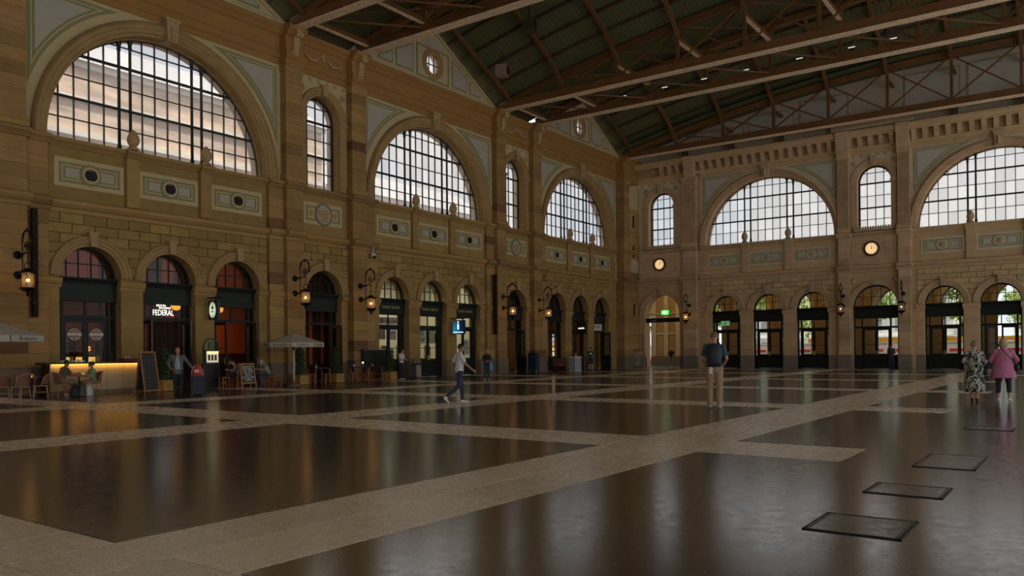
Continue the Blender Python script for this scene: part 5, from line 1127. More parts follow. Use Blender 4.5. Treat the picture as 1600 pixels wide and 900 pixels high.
# rattan chairs
ratt = M('red_brown_rattan', (.20,.075,.042), .6, noise=(30,.25), bump=(120,.4)); rattl = M('pale_rattan_frame', (.36,.20,.11), .5, noise=(8,.15))
def chair_proto():
    e = empty('rattan_chair'); 
    obj('seat', MB().lathe([(.02,.43),(.22,.43),(.24,.445),(.22,.465),(.02,.465)], n=18), ratt, e, True)
    obj('seat_rim', MB().tube([(.235*math.cos(i*PI/12),.235*math.sin(i*PI/12),.44) for i in range(25)], .018, 6), rattl, e, True)
    k = MB(); N = 12; pts = []
    for j in range(7):
        h = j/6
        for i in range(N+1):
            a = PI*.12+PI*.76*i/N; r = .24+.05*h; z = .5+.36*h*(1-.35*abs(2*i/N-1)**2.5); pts.append((r*math.cos(a), r*math.sin(a), z))
    for j in range(6):
        for i in range(N): b = j*(N+1)+i; k.f.append((b, b+1, b+N+2, b+N+1)); k.mi.append(0)
    k.v = pts; obj('backrest', k, ratt, e, True, fix=False)
    top = [(( .29+.012)*math.cos(PI*.12+PI*.76*i/14), (.302)*math.sin(PI*.12+PI*.76*i/14), .5+.37*(1-.35*abs(2*i/14-1)**2.5)) for i in range(15)]
    obj('back_rail', MB().tube([(.24,.02,.45)]+top[0:15]+[(-.24,.02,.45)], .017, 6), rattl, e, True)
    for x, y in ((-.17,-.17),(.17,-.17),(-.17,.17),(.17,.17)): obj('leg', MB().tube([(x,y,.44),(x*1.25,y*1.25,0)], [.017,.013], 7), rattl, e, True)
    obj('stretcher', MB().tube([(.19*math.cos(i*PI/8),.19*math.sin(i*PI/8),.22) for i in range(17)], .01, 5), rattl, e, True)
    return e
cp = chair_proto(); first = [True]
def rchair(x, y, rz, label):
    o = cp if first[0] else copy_tree(cp); first[0] = False; o.matrix_world = T(x, y, 0, rz); tag(o, label, 'chair', 'rattan bistro chairs'); return o
def at_px(px, Y):
    """X on the line of sight of a picture column at depth Y (only used to lay the plan out)"""
    u = (px-800)/1261.41; d = (math.cos(YAW)+u*math.sin(YAW), math.sin(YAW)-u*math.cos(YAW)); return d[0]*(Y+32.1)/d[1]
rchair(at_px(31,-3.2)+.0, -3.2, PI+.45, 'rattan chair with its back to the hall, front of the left cafe table')
rchair(at_px(4,-2.5), -2.5, PI-.6, 'rattan chair cut by the left picture edge'); rchair(at_px(40,-1.9), -1.9, -.35, 'rattan chair behind the small candle table'); rchair(at_px(63,-2.6), -2.6, -PI/2-.5, 'rattan chair right of the small candle table')
tabt = M('brown_table_top', (.09,.035,.015), .35, noise=(3,.15)); candle = lamp_mat('candle_glow', (1,.5,.1), 5.0)
def bistro(x, y, label, r=.32):
    e = tag(empty('bistro_table', T(x, y, 0)), label, 'table'); obj('table_top', MB().lathe([(.02,.71),(r,.71),(r,.735),(.02,.735)], n=24), tabt, e, True); obj('table_column', MB().tube([(0,0,.03),(0,0,.71)], .03, 8), ironm, e, True); obj('table_foot', MB().lathe([(.02,0),(.2,0),(.2,.02),(.04,.06)], n=16), ironm, e, True)
def tealight(x, y, z, label):
    e = tag(empty('candle', T(x, y, z)), label, 'candle'); obj('candle_glass', MB().lathe([(.03,0),(.04,.07),(.037,.07),(.028,.005)], n=12), lglass, e, True, fix=False); obj('flame', MB().sphere((0,0,.045), .022, 8, 6, (1,1,1.4)), candle, e, True)
xt = at_px(48,-2.45); bistro(xt, -2.45, 'small round cafe table with a candle among the rattan chairs'); tealight(xt, -2.45, .735, 'glowing candle glass on the table among the rattan chairs')
xc = at_px(122,-2.1); bistro(xc, -2.1, 'small round table between the seated man and woman'); tealight(xc+.1, -2.2, .735, 'glowing candle glass between the seated man and woman')
o = bpy.data.objects.new('coffee_cup', cupme); COL.objects.link(o); o.location = (xc+.18, -2.02, .735); tag(o, 'white cup in front of the seated woman', 'cup')
XM, XW = at_px(95,-2.1), at_px(144,-2.1)
rchair(XM-.02, -2.12, PI/2, 'rattan chair under the seated man'); rchair(XW+.02, -2.12, -PI/2, 'rattan chair under the seated woman')
# bags by the table
dk = M('black_nylon', (.01,.01,.012), .6, noise=(8,.2)); gy = M('grey_nylon', (.09,.085,.08), .7, noise=(8,.2)); wh = M('white_plastic_bag', (.6,.56,.52), .4, noise=(8,.1)); bluebag = M('blue_plastic_bag', (.12,.32,.6), .4, noise=(8,.1))
def sack(x, y, z, w_, h, m, label, name='bag', handle=True):
    e = tag(empty(name, T(x, y, z, rng.uniform(-.3,.3))), label, 'bag'); k = MB(); n = 14; prof = [(.6,0),(.95,.04),(1.0,.3),(.92,.6),(.7,.85),(.35,1.0),(.05,1.02)]
    for r, t in prof: pass
    k.lathe([(r*w_/2, t*h) for r, t in prof], n=n, sy=.7)
    k.v = [(p[0]*(1+.12*math.sin(5*p[2]/h+p[1]*9)), p[1]*(1+.1*math.cos(7*p[0]/w_)), p[2]) for p in k.v]; obj('bag_body', k, m, e, True)
    if handle: obj('bag_handle', MB().tube([(-.08,0,h*.95),(-.05,0,h*1.15),(.05,0,h*1.15),(.08,0,h*.95)], .012, 5), m, e, True)
sack(at_px(116,-2.5), -2.5, 0, .34, .42, dk, 'black bag on the floor under the couple\'s table'); sack(at_px(127,-2.55), -2.6, 0, .25, .42, gy, 'grey backpack on the floor by the couple\'s table', 'backpack'); sack(at_px(139,-2.6), -2.55, 0, .28, .4, wh, 'white carrier bag on the floor by the seated woman')
# boards, planters, menu case
oakf = M('orange_oak_frame', (.40,.17,.05), .5, noise=(5,.15)); slate = M('chalkboard', (.045,.045,.045), .7, noise=(2.5,.2)); chalk = M('chalk', (.75,.72,.66), .9, noise=(20,.2))
def aboard(x, y, w_, h, rz, label, lines, legs=0.0):
    e = tag(empty('chalkboard_stand', T(x, y, 0, rz)), label, 'sign board'); lean = .16
    for sg, nm in ((-1,'front_board'), (1,'back_board')):
        b = empty(nm, Matrix.Translation((0, sg*lean*h, 0)) @ Matrix.Rotation(-sg*-lean*-1, 4, 'X'), e)
        b.matrix_local = Matrix.Translation((0, sg*lean*h, 0)) @ Matrix.Rotation(sg*math.atan(lean), 4, 'X')
        for x0, x1, z0, z1 in ((-w_/2,-w_/2+.06,0,h),(w_/2-.06,w_/2,0,h),(-w_/2+.06,w_/2-.06,h-.06,h),(-w_/2+.06,w_/2-.06,.06+legs,.12+legs)): obj('frame_bar', MB().box(x0,x1,-.02,.02,z0,z1), oakf, b)
        obj('slate', MB().box(-w_/2+.06,w_/2-.06,-.008,.008,.12+legs,h-.06), slate, b)
        if sg < 0:
            for s, size, z, dx, mm in lines: text('chalk_line', s, size, mm, b, Matrix.Translation((dx,-.011,z)), .001)
chalkd = M('faint_chalk', (.16,.16,.155), .9, noise=(20,.2))
X1 = at_px(229,-2.3); aboard(X1, -2.3, .78, 1.62, .25, 'tall chalkboard stand with faint rows, right of the bar', [('Menu  ~~~ ~~ ~~~~', .1, 1.45-.17*i, 0, chalkd) for i in range(8)])
X2 = at_px(384,-2.2); aboard(X2, -2.2, .82, 1.08, .1, 'smaller chalkboard with bold white handwriting, in front of the green menu case', [(s, .15, .93-.115*i, 0, chalk) for i, s in enumerate(('Brasserie', 'Rindsfilet', 'vom Grill', 'Salate', 'Cordon bleu', 'Kaffee'))], .12)
boxl = M('planter_boards', (.40,.22,.055), .6, vary=.12, noise=(5,.2)); leafd = M('box_hedge_leaf', (.035,.075,.018), .55, vary=.1, noise=(9,.4)); soil = M('soil', (.03,.02,.012), .9, noise=(20,.2))
def planter(px, Y, label, n=1, h=1.15):
    x = at_px(px, Y); e = tag(empty('planter', T(x, Y, 0, .08)), label, 'planter'); s = .27
    for i in range(5):
        z = .02+i*.088
        for q in ((-s,s,-s,-s+.025),(-s,s,s-.025,s),(-s,-s+.025,-s+.025,s-.025),(s-.025,s,-s+.025,s-.025)): obj('planter_board', MB().box(*q, z, z+.08), boxl, e)
    obj('soil', MB().box(-s+.03,s-.03,-s+.03,s-.03,.3,.4), soil, e)
    obj('bush_stem', MB().tube([(0,0,.4),(0,0,.4+h*.6)], .03, 6), bark, e)
    o = obj('bush_foliage', leaf_cloud([(0,0,.52+h*t,.23,1.0) for t in (0,.18,.36,.54,.72,.88)], 2600, .035), leafd, e, fix=False); o['kind'] = 'stuff'
planter(257,-1.7,'slatted wooden planter between the tall chalkboard and the man with the suitcase'); planter(468,-1.9,'slatted wooden planter under the parasol'); planter(524,-1.6,'slatted wooden planter right of the narrow brasserie arch'); planter(608,-1.5,'slatted wooden planter in front of the black screen')
# green menu case
grm = M('green_menu_case', (.02,.06,.03), .4, noise=(4,.1)); xm = at_px(329,-1.3); e = tag(empty('menu_case', T(xm, -1.3, 0, .1)), 'green arched menu case with a lit menu sheet', 'menu case')
obj('case_frame', MB().arch_sweep(0, 1.75, [(.36,-.03),(.42,-.03),(.42,.03),(.36,.03)], n=20, leg=0), grm, e, True); obj('case_box', MB().box(-.36,.36,-.08,.06,1.05,1.65), grm, e); obj('lit_menu', MB().box(-.3,.3,-.09,-.08,1.12,1.58), lamp_mat('lit_menu_sheet', (1,.8,.45), .5), e); obj('menu_lamp', MB().box(-.29,.29,-.12,-.09,1.53,1.59), lamp_mat('menu_lamp_glow', (1,.55,.1), 3.0), e); obj('crest', MB().box(-.13,.13,-.03,.03,1.66,2.02), M('green_crest', (.03,.16,.08), .5, noise=(4,.1)), e); obj('case_cabinet', MB().box(-.36,.36,-.03,.3,.0,1.04), blackm, e)
k = MB()
for i in range(3): k.box(-.24+i*.17, -.12+i*.17, -.093, -.09, 1.2, 1.45)
obj('menu_print', k, greyprint, e)
# wooden tables and stools, screen, high table
wst = M('stool_orange_wood', (.30,.10,.03), .5, noise=(5,.15)); dtop = M('dark_table_top', (.02,.013,.01), .35, noise=(3,.1))
def stool_proto():
    e = empty('wooden_stool')
    obj('seat', MB().box(-.18,.18,-.16,.16,.44,.475), wst, e)
    for x in (-.15,.15):
        for y in (-.13,.13): obj('leg', MB().box(x-.02,x+.02,y-.02,y+.02,0,.44), wst, e)
        obj('side_rail', MB().box(x-.015,x+.015,-.13,.13,.14,.18), wst, e)
    obj('cross_rail', MB().box(-.15,.15,-.015,.015,.22,.26), wst, e); return e
sp_ = stool_proto(); sf = [True]
def stool(px, Y, label, rz=0):
    o = sp_ if sf[0] else copy_tree(sp_); sf[0] = False; o.matrix_world = T(at_px(px, Y), Y, 0, rz); tag(o, label, 'stool', 'wooden stools on the terrace')
def wtable(px, Y, label, w_=.7, rz=0, m=None):
    e = tag(empty('terrace_table', T(at_px(px, Y), Y, 0, rz)), label, 'table'); obj('table_top', MB().box(-w_/2,w_/2,-.33,.33,.72,.76), m or dtop, e)
    for x in (-w_/2+.04, w_/2-.04):
        for y in (-.29,.29): obj('leg', MB().box(x-.025,x+.025,y-.025,y+.025,0,.72), wst, e)
        obj('rail', MB().box(x-.02,x+.02,-.29,.29,.3,.35), wst, e)
wtable(408,-1.5,'terrace table beside the person in the green patterned shirt',.8); wtable(357,-1.2,'terrace table behind the smaller chalkboard',.7); wtable(497,-1.3,'dark terrace table between the first two bushes',.95); wtable(560,-1.3,'terrace table in front of the bare pilaster',.75); wtable(580,-1.0,'dark terrace table in front of the black screen',1.0)
stool(430,-1.9,'wooden stool right of the person in the green patterned shirt'); stool(349,-1.75,'wooden stool left of the smaller chalkboard'); stool(483,-1.75,'wooden stool left of the dark table between the bushes'); stool(508,-1.8,'wooden stool right of the dark table between the bushes'); stool(574,-1.95,'wooden stool by the pilaster table'); stool(452,-1.2,'wooden stool just left of the parasol planter'); stool(550,-1.85,'wooden stool at the left end of the pilaster table')
bpt = M('white_flower_pot', (.6,.57,.5), .5, noise=(5,.05))
for px, Y, z, lb in ((552,-1.2,.76,'small white potted plant on the pilaster table'), (581,-1.0,.76,'small white potted plant on the dark table by the screen'), (493,-1.2,.76,'small white flower vase on the table between the bushes')):
    e = tag(empty('potted_plant', T(at_px(px,Y), Y, z)), lb, 'plant'); obj('pot', MB().lathe([(.04,0),(.055,.1),(.05,.1),(.02,.02)], n=12), bpt, e, True); o = obj('leaves', leaf_cloud([(0,0,.17,.09,1)], 60, .03), leafd, e, fix=False); o['kind'] = 'stuff'
tl2 = lamp_mat('table_lamp_glow', (1,.8,.5), 1.2); e = tag(empty('table_lamp', T(at_px(566,-1.2), -1.2, .76)), 'small glowing table lamp on the pilaster table', 'lamp'); obj('lamp_foot', MB().lathe([(.05,0),(.05,.01),(.01,.02),(.01,.16)], n=10), steelc, e); obj('lamp_shade', MB().sphere((0,0,.2), .055, 10, 8), tl2, e, True)
e = tag(empty('screen_partition', T(at_px(586,-.6), -.6, 0)), 'black fabric screen partition in front of the first tourist office door', 'screen'); obj('screen_fabric', MB().box(-.95,.85,-.03,.03,.1,1.62), dk, e)
for x in (-.95,.85): obj('screen_post', MB().box(x-.03,x+.03,-.04,.04,0,1.66), ironm, e); obj('screen_foot', MB().box(x-.05,x+.05,-.25,.25,0,.03), ironm, e)
def hightop(px, Y, label):
    e = tag(empty('high_table', T(at_px(px,Y), Y, 0)), label, 'table'); obj('table_top', MB().lathe([(.02,1.08),(.36,1.08),(.36,1.11),(.02,1.11)], n=20), dtop, e, True); obj('table_column', MB().tube([(0,0,.02),(0,0,1.08)], .035, 8), ironm, e, True); obj('table_foot', MB().lathe([(.02,0),(.26,0),(.26,.02),(.05,.05)], n=16), ironm, e, True)
hightop(644,-1.0,'high bar table right of the waiter'); hightop(622,-1.25,'high bar table left of the waiter'); hightop(551,-.8,'thin high table in front of the pilaster')
e = tag(empty('waste_bin', T(at_px(650,-.6), -.6, 0)), 'grey waste bin between waiter and tourist office door', 'bin'); obj('bin_body', MB().box(-.2,.2,-.16,.16,.05,.75), galv, e); obj('bin_lid', MB().box(-.22,.22,-.18,.18,.75,.82), ironm, e); obj('bin_base', MB().box(-.22,.22,-.18,.18,0,.05), ironm, e)
# blue cart, striped counter
cartm = bpy.data.materials.new('blue_patterned_sheet'); cartm.use_nodes = True; nn = cartm.node_tree; vv = _n(nn, 'ShaderNodeTexVoronoi'); vv.inputs['Scale'].default_value = 5; rr = _n(nn, 'ShaderNodeValToRGB'); rr.color_ramp.elements[0].color = (.02,.05,.12,1); rr.color_ramp.elements[1].color = (.004,.006,.012,1); nn.links.new(vv.outputs['Distance'], rr.inputs['Fac']); nn.links.new(rr.outputs['Color'], nn.nodes['Principled BSDF'].inputs['Base Color'])
xk = at_px(831,-.9); e = tag(empty('delivery_cart', T(xk, -1.0, 0)), 'dark blue patterned delivery cart leaning by the pilaster', 'cart'); obj('cart_body', MB().box(-.25,.25,-.3,.3,.18,1.3), cartm, e); obj('cart_lid', MB().box(-.27,.27,-.32,.32,1.3,1.36), blackm, e)
for x in (-.2,.2):
    for y in (-.24,.24): obj('wheel', MB().lathe([(.02,-.02),(.08,-.02),(.08,.02),(.02,.02)], (x,y,.08), 12, axis='y'), ironm, e)
obj('cart_handle', MB().tube([(-.2,.3,1.36),(-.2,.4,1.5),(.2,.4,1.5),(.2,.3,1.36)], .02, 6), ironm, e)
xs_ = at_px(898,-1.5); e = tag(empty('promotion_counter', T(xs_, -1.5, 0)), 'white promotion counter with blue vertical stripes', 'counter'); obj('counter_body', MB().box(-.42,.42,-.25,.25,.03,1.02), whitep, e); bluest = M('blue_stripe', (.06,.14,.24), .5, noise=(4,.1))
for i in range(5): obj('blue_stripe', MB().box(-.36+i*.165,-.29+i*.165,-.26,-.25,.08,.98), bluest, e)
for i in range(3): obj('side_stripe', MB().box(-.43,-.42,-.2+i*.15,-.13+i*.15,.08,.98), bluest, e)
obj('counter_top', MB().box(-.46,.46,-.29,.29,1.02,1.06), whitep, e); obj('counter_base', MB().box(-.44,.44,-.27,.27,0,.03), galv, e)
xb_ = at_px(873,-1.0); e = tag(empty('stacked_seat', T(xb_, -1.0, 0)), 'dark red brown bench seat in front of the shop pier', 'seat'); obj('seat', MB().box(-.55,.55,-.3,.3,.4,.5), redp, e); obj('back', MB().box(-.55,.55,.2,.3,.5,.95), darkw, e)
for x in (-.5,.5): obj('leg', MB().box(x-.03,x+.03,-.25,.25,0,.4), darkw, e)
# ================================================================ people
skin_m = M('skin', (.48,.26,.17), .55, noise=(12,.05)); skin_d = M('tanned_skin', (.33,.16,.09), .55, noise=(12,.05))
def capsule(p, q, r0, r1, n=10, flat=1.0, fdir=None):
    p, q = Vector(p), Vector(q); d = (q-p); L = d.length; d = d.normalized() if L > 1e-6 else Vector((0,0,1))
    a = Vector(fdir).cross(d) if fdir is not None else d.orthogonal()
    if a.length < 1e-4: a = d.orthogonal()
    a.normalize(); b = d.cross(a); rings = []
    for i in range(4): t = PI/2*(1-i/4); rings.append((p-d*r0*math.sin(t), r0*math.cos(t)))
    for i in range(5): t = i/4; rings.append((p.lerp(q, t), r0+(r1-r0)*t))
    for i in range(1, 5): t = PI/2*i/4; rings.append((q+d*r1*math.sin(t), r1*math.cos(t)))
    return rings_mesh([(c, a*max(r,.0005), b*max(r,.0005)*flat) for c, r in rings], n)
def rings_mesh(R, n=14):
    mb = MB(); vs = []; fs = []
    for c, a, b in R: vs += [Vector(c)+a*math.cos(2*PI*k/n)+b*math.sin(2*PI*k/n) for k in range(n)]
    for i in range(len(R)-1):
        for k in range(n): fs.append((i*n+k, i*n+(k+1)%n, (i+1)*n+(k+1)%n, (i+1)*n+k))
    fs += [tuple(range(n-1,-1,-1)), tuple((len(R)-1)*n+k for k in range(n))]
    return mb.add(vs, fs)
def ell(c, r, rot=None):
    mb = MB().sphere((0,0,0), 1.0, 14, 10, r)
    m = Matrix.Translation(c) @ (rot.to_4x4() if rot is not None else Matrix.Identity(4)); mb.v = [tuple(m @ Vector(p)) for p in mb.v]; return mb
def person(label, x, y, rz, H, J, mats, fat=1.0, female=False, hair=None, sleeve='short', legs='long', bare=(), hairm=None, voxel=.0105, skirt=None, jacket=False, look=0.0, z0=0.0, hairstyle='short', face=True, name='person', long_top=0.0, slim=1.0):
    """J: joint dict in metres for a 1.75 m body (x right, y forward). mats: skin, top, legs, shoes."""
    e = tag(empty(name, T(x, y, z0, rz) @ Matrix.Scale(H/1.75, 4)), label, 'person')
    V = {k: Vector(v) for k, v in J.items()}; src = {'skin': [], 'top': [], 'legs': [], 'shoes': []}
    add = lambda k, mb: src[k].append(mb)
    if female:
        for S in 'LR': V['sh'+S] = Vector((V['sh'+S].x*.9, V['sh'+S].y, V['sh'+S].z-.015))
    pel, ch, nk = V['pelvis'], V['chest'], V['neck']
    sr = (V['shR']-V['shL']).normalized(); hr_ = (V['hipR']-V['hipL']).normalized(); up = (nk-pel).normalized()
    f = fat; fw_ = up.cross(sr)*-1
    def ring(c, r, wd, dp):
        a = r*wd; ax = up.cross(r).normalized()*dp; return (c, a, ax)
    # torso from hips to neck base
    mid = pel.lerp(ch, .5); add('top', rings_mesh([ring(pel-up*.02-up*long_top, hr_, .155*f, .115*f), ring(pel+up*.03, hr_, .165*f, .12*f), ring(mid, hr_.lerp(sr,.5).normalized(), .148*f*(.93 if female else 1), .112*f), ring(ch-up*.06, sr, .168*f, .122*f), ring(ch+up*.06, sr, .175*f, .112*f), ring(nk-up*.085, sr, .155, .092), ring(nk-up*.04, sr, .115, .075), ring(nk, sr, .066, .062)]))
    add('legs' if legs != 'bare' else 'skin', rings_mesh([ring(pel-up*.12, hr_, .10*f, .085*f), ring(pel-up*.06, hr_, .155*f, .115*f), ring(pel+up*.0, hr_, .158*f, .117*f), ring(pel+up*.04, hr_, .15*f, .11*f)]))
    # head, facing direction `look` about the neck
    hd = V['head']; hx = (hd-nk); Rz = Matrix.Rotation(look, 3, 'Z'); tilt = Matrix.Rotation(math.atan2(-(hd.y-nk.y-.03), .17), 3, 'X') if 'tilt' in J else Matrix.Identity(3); Rh = Rz @ tilt
    add('skin', capsule(nk-up*.05, hd-Vector((0,0,.05)), .06, .057)); add('skin', ell(hd+Vector((0,0,.02)), (.074,.092,.098), Rh)); add('skin', ell(hd+Rh @ Vector((0,.022,-.055)), (.056,.066,.062), Rh))
    add('skin', ell(hd+Rh @ Vector((0,.098,-.018)), (.013,.02,.024), Rh)); add('skin', ell(hd+Rh @ Vector((0,.088,.012)), (.011,.012,.03), Rh))
    for s in (-1, 1): add('skin', ell(hd+Rh @ Vector((s*.076,-.005,-.005)), (.012,.02,.032), Rh))
    # arms
    for S in ('L', 'R'):
        sh, el, wr = V['sh'+S], V['el'+S], V['wr'+S]; u = (el-sh); top = 'top'
        fa = 1+(f-1)*.45; add('top', capsule(sh+Vector((0,0,-.02)), sh+u*.25, .058*fa, .06*fa))
        if sleeve == 'short':
            add('top', capsule(sh, sh+u*.62, .06*f, .058*f)); add('skin', capsule(sh+u*.4, el, .046*slim, .041*slim)); add('skin', capsule(el, wr, .042*slim, .028*slim))
        elif sleeve == 'elbow':
            add('top', capsule(sh, el, .058*fa, .056*fa)); add('top', capsule(el, el.lerp(wr,.35), .056*fa, .05*fa)); add('skin', capsule(el, wr, .041, .028))
        else:
            add('top', capsule(sh, el, .06*f, .05*f)); add('top', capsule(el, el.lerp(wr,.93), .05*f, .039*f)); add('skin', capsule(el, wr, .03, .027))
        # hand: palm, four fingers and a thumb
        dr = (wr-el).normalized(); side = dr.cross(Vector((0,1,0)) if abs(dr.y) < .8 else Vector((0,0,1))).normalized(); inn = Vector((-1 if S == 'R' else 1, 0, 0)); pn = inn-dr*inn.dot(dr)
        pn = pn.normalized() if pn.length > .2 else side; ac = dr.cross(pn).normalized()
        add('skin', capsule(wr, wr+dr*.065, .026, .036, flat=.55, fdir=None)); cur = V.get('curl'+S, Vector((.35,0,0))).x
        for i, L_ in enumerate((.066,.076,.072,.056)):
            b = wr+dr*.085+ac*(.027-.018*i); k1 = b+(dr*math.cos(cur)+pn*math.sin(cur))*L_*.5; k2 = k1+(dr*math.cos(2*cur)+pn*math.sin(2*cur))*L_*.5; add('skin', capsule(b-dr*.02, k1, .0095, .009, 6)); add('skin', capsule(k1, k2, .009, .0075, 6))
        tb = wr+dr*.03+ac*.028; t1 = tb+(dr*.7+ac*.6+pn*.3).normalized()*.038; add('skin', capsule(tb, t1, .012, .011, 6)); add('skin', capsule(t1, t1+(dr*.9+ac*.2+pn*.35).normalized()*.028, .0105, .009, 6))
    # legs
    for S in ('L', 'R'):
        hp, kn, an, to = V['hip'+S], V['kn'+S], V['an'+S], V['toe'+S]; lf = f if f < 1.15 else 1.0+(f-1)*.7
        def lay(k, a, b): add(k, capsule(hp, kn, .088*lf*a, .06*lf*a)); add(k, capsule(kn, an.lerp(kn,b), .06*lf*a, (.043+(.017*b))*lf*a))
        if legs == 'long': lay('legs', 1.03, .07); add('skin', capsule(an.lerp(kn,.15), an, .038, .036))
        elif legs == 'loose': lay('legs', 1.12, .05); add('legs', capsule(kn, an.lerp(kn,.06), .072, .062)); add('skin', capsule(an.lerp(kn,.15), an, .038, .036))
        elif legs == 'shorts': add('legs', capsule(hp, kn.lerp(hp,.12), .095*lf, .078*lf)); add('skin', capsule(kn.lerp(hp,.3), kn, .06, .054)); add('skin', capsule(kn, kn.lerp(an,.35), .052, .054)); add('skin', capsule(kn.lerp(an,.3), an, .055, .034))
        elif legs == 'capri': lay('legs', 1.0, .5); add('skin', capsule(kn, kn.lerp(an,.4), .05, .056)); add('skin', capsule(kn.lerp(an,.35), an, .056, .037))
        else: add('skin', capsule(hp, kn, .085*lf, .055)); add('skin', capsule(kn, kn.lerp(an,.35), .05, .054)); add('skin', capsule(kn.lerp(an,.3), an, .055, .035))
        d2 = (to-an); d2.z = 0; d2 = d2.normalized() if d2.length > .01 else Vector((0,1,0)); foot = (to-an); fd = foot.normalized()
        heel = an-d2*.035+Vector((0,0,-.035)) if 'heel'+S not in V else V['heel'+S]
        add('shoes', capsule(heel, to, .042, .036, flat=.8, fdir=(0,0,1))); add('shoes', capsule(an+Vector((0,0,-.01)), heel.lerp(to,.3), .044, .042))
    allmb = MB(); parts = []
    for k, L_ in src.items():
        vs, fs = [], []
        for mb in L_:
            b = len(vs); vs += [Vector(p) for p in mb.v]; fs += [tuple(b+i for i in q) for q in mb.f]; allmb.add(mb.v, mb.f)
        parts.append((k, BVHTree.FromPolygons(vs, fs)) if fs else (k, None))
    me0 = allmb.mesh('tmp'); bm = bmesh.new(); bm.from_mesh(me0); bmesh.ops.recalc_face_normals(bm, faces=bm.faces); bm.to_mesh(me0); bm.free()
    to_ = bpy.data.objects.new('tmp', me0); COL.objects.link(to_); md = to_.modifiers.new('r', 'REMESH'); md.mode = 'VOXEL'; md.voxel_size = voxel; ms = to_.modifiers.new('s', 'SMOOTH'); ms.factor = .5; ms.iterations = 2
    dg = bpy.context.evaluated_depsgraph_get(); dg.update(); me = bpy.data.meshes.new_from_object(to_.evaluated_get(dg)); bpy.data.objects.remove(to_)
    me.name = 'body'; me.materials.clear(); order = ['skin', 'top', 'legs', 'shoes']
    for k in order: me.materials.append(mats[order.index(k)])
    mi = []
    for p in me.polygons:
        c = p.center; best, bk = 1e9, 0
        for k, t in parts:
            if t is None: continue
            r = t.find_nearest(c, .05)
            if r[0] is not None:
                dd = r[3]+(.004 if k == 'skin' else 0)
                if dd < best: best, bk = dd, order.index(k)
        mi.append(bk)
    me.polygons.foreach_set('material_index', mi); me.polygons.foreach_set('use_smooth', [True]*len(me.polygons)); me.update()
    o = bpy.data.objects.new('body', me); COL.objects.link(o); o.parent = e
    hm = hairm or MATS['brown_hair']
    def cap_mesh(grow, cut, low):
        k = MB().sphere((0,0,0), 1.0, 18, 14, (.074+grow,.092+grow,.098+grow)); keep = []
        for fc in k.f:
            c = sum((Vector(k.v[i]) for i in fc), Vector())/len(fc)
            if c.z > low+ (cut if c.y > .02 else 0)+ (.0 if c.y < .02 else (c.y-.02)*.55): keep.append(fc)
        k.f = keep; k.mi = [0]*len(keep); m = Matrix.Translation(hd+Vector((0,0,.02))) @ Rh.to_4x4(); k.v = [tuple(m @ Vector((p[0],p[1],p[2]))) for p in k.v]; return k
    if hairstyle == 'short': obj('hair', cap_mesh(.012,.05,-.035), hm, e, True, fix=False)
    elif hairstyle == 'balding': obj('hair', cap_mesh(.008,.3,-.04), hm, e, True, fix=False)
    elif hairstyle == 'bob':
        k = cap_mesh(.03,.05,-.06); obj('hair', k, hm, e, True, fix=False); k = MB()
        for i in range(9): a = PI*(.95+1.1*i/8); c = hd+Rh @ Vector((.088*math.cos(a), .09*math.sin(a)+.01, -.055)); k.add(ell(c, (.035,.035,.055)).v, ell(c, (.035,.035,.055)).f)
        obj('hair_curls', k, hm, e, True)
    elif hairstyle == 'bun': obj('hair', cap_mesh(.014,.05,-.045), hm, e, True, fix=False); obj('hair_bun', ell(hd+Rh @ Vector((0,-.1,.03)), (.045,.04,.045)), hm, e, True)
    elif hairstyle == 'long':
        obj('hair', cap_mesh(.016,.05,-.05), hm, e, True, fix=False); obj('hair_length', rings_mesh([(hd+Rh @ Vector((0,-.06,.03)), Rh @ Vector((.07,0,0)), Rh @ Vector((0,.035,0))), (hd+Rh @ Vector((0,-.085,-.08)), Rh @ Vector((.08,0,0)), Rh @ Vector((0,.03,0))), (hd+Rh @ Vector((0,-.09,-.24)), Rh @ Vector((.06,0,0)), Rh @ Vector((0,.022,0)))]), hm, e, True)
    elif hairstyle == 'cap':
        obj('cap_crown', cap_mesh(.018,.06,.0), hm, e, True, fix=False); pk = ell(hd+Rh @ Vector((0,.125,.055)), (.065,.06,.008), Rh); obj('cap_peak', pk, hm, e, True); obj('hair_length', rings_mesh([(hd+Rh @ Vector((0,-.06,.0)), Rh @ Vector((.075,0,0)), Rh @ Vector((0,.04,0))), (hd+Rh @ Vector((0,-.05,-.12)), Rh @ Vector((.085,0,0)), Rh @ Vector((0,.04,0))), (hd+Rh @ Vector((0,-.04,-.26)), Rh @ Vector((.07,0,0)), Rh @ Vector((0,.03,0)))]), MATS['auburn_hair'], e, True)
    if face:
        k = MB()
        for s in (-1, 1): q = ell(hd+Rh @ Vector((s*.031,.086,.012)), (.011,.006,.007), Rh); k.add(q.v, q.f)
        obj('eyes', k, MATS['black_ink'], e, True); obj('mouth', ell(hd+Rh @ Vector((0,.084,-.062)), (.022,.006,.006), Rh), MATS['lips'], e, True)
    if skirt:   # skirt or coat tail: rings from the waist down
        R = [(pel+Vector((dx, dy, dz)), Vector((wd,0,0)), Vector((0,dp,0))) for dx, dy, dz, wd, dp in skirt]
        k = rings_mesh(R, 28); n = 28
        for i, p in enumerate(k.v):
            j = i % n; lvl = i//n; t = lvl/(len(R)-1); w2 = 1+.05*t*math.sin(j*2*PI/n*7); c = R[lvl][0]; k.v[i] = (c.x+(p[0]-c.x)*w2, c.y+(p[1]-c.y)*w2, p[2])
        obj('skirt', k, mats[1], e, True)
    return e
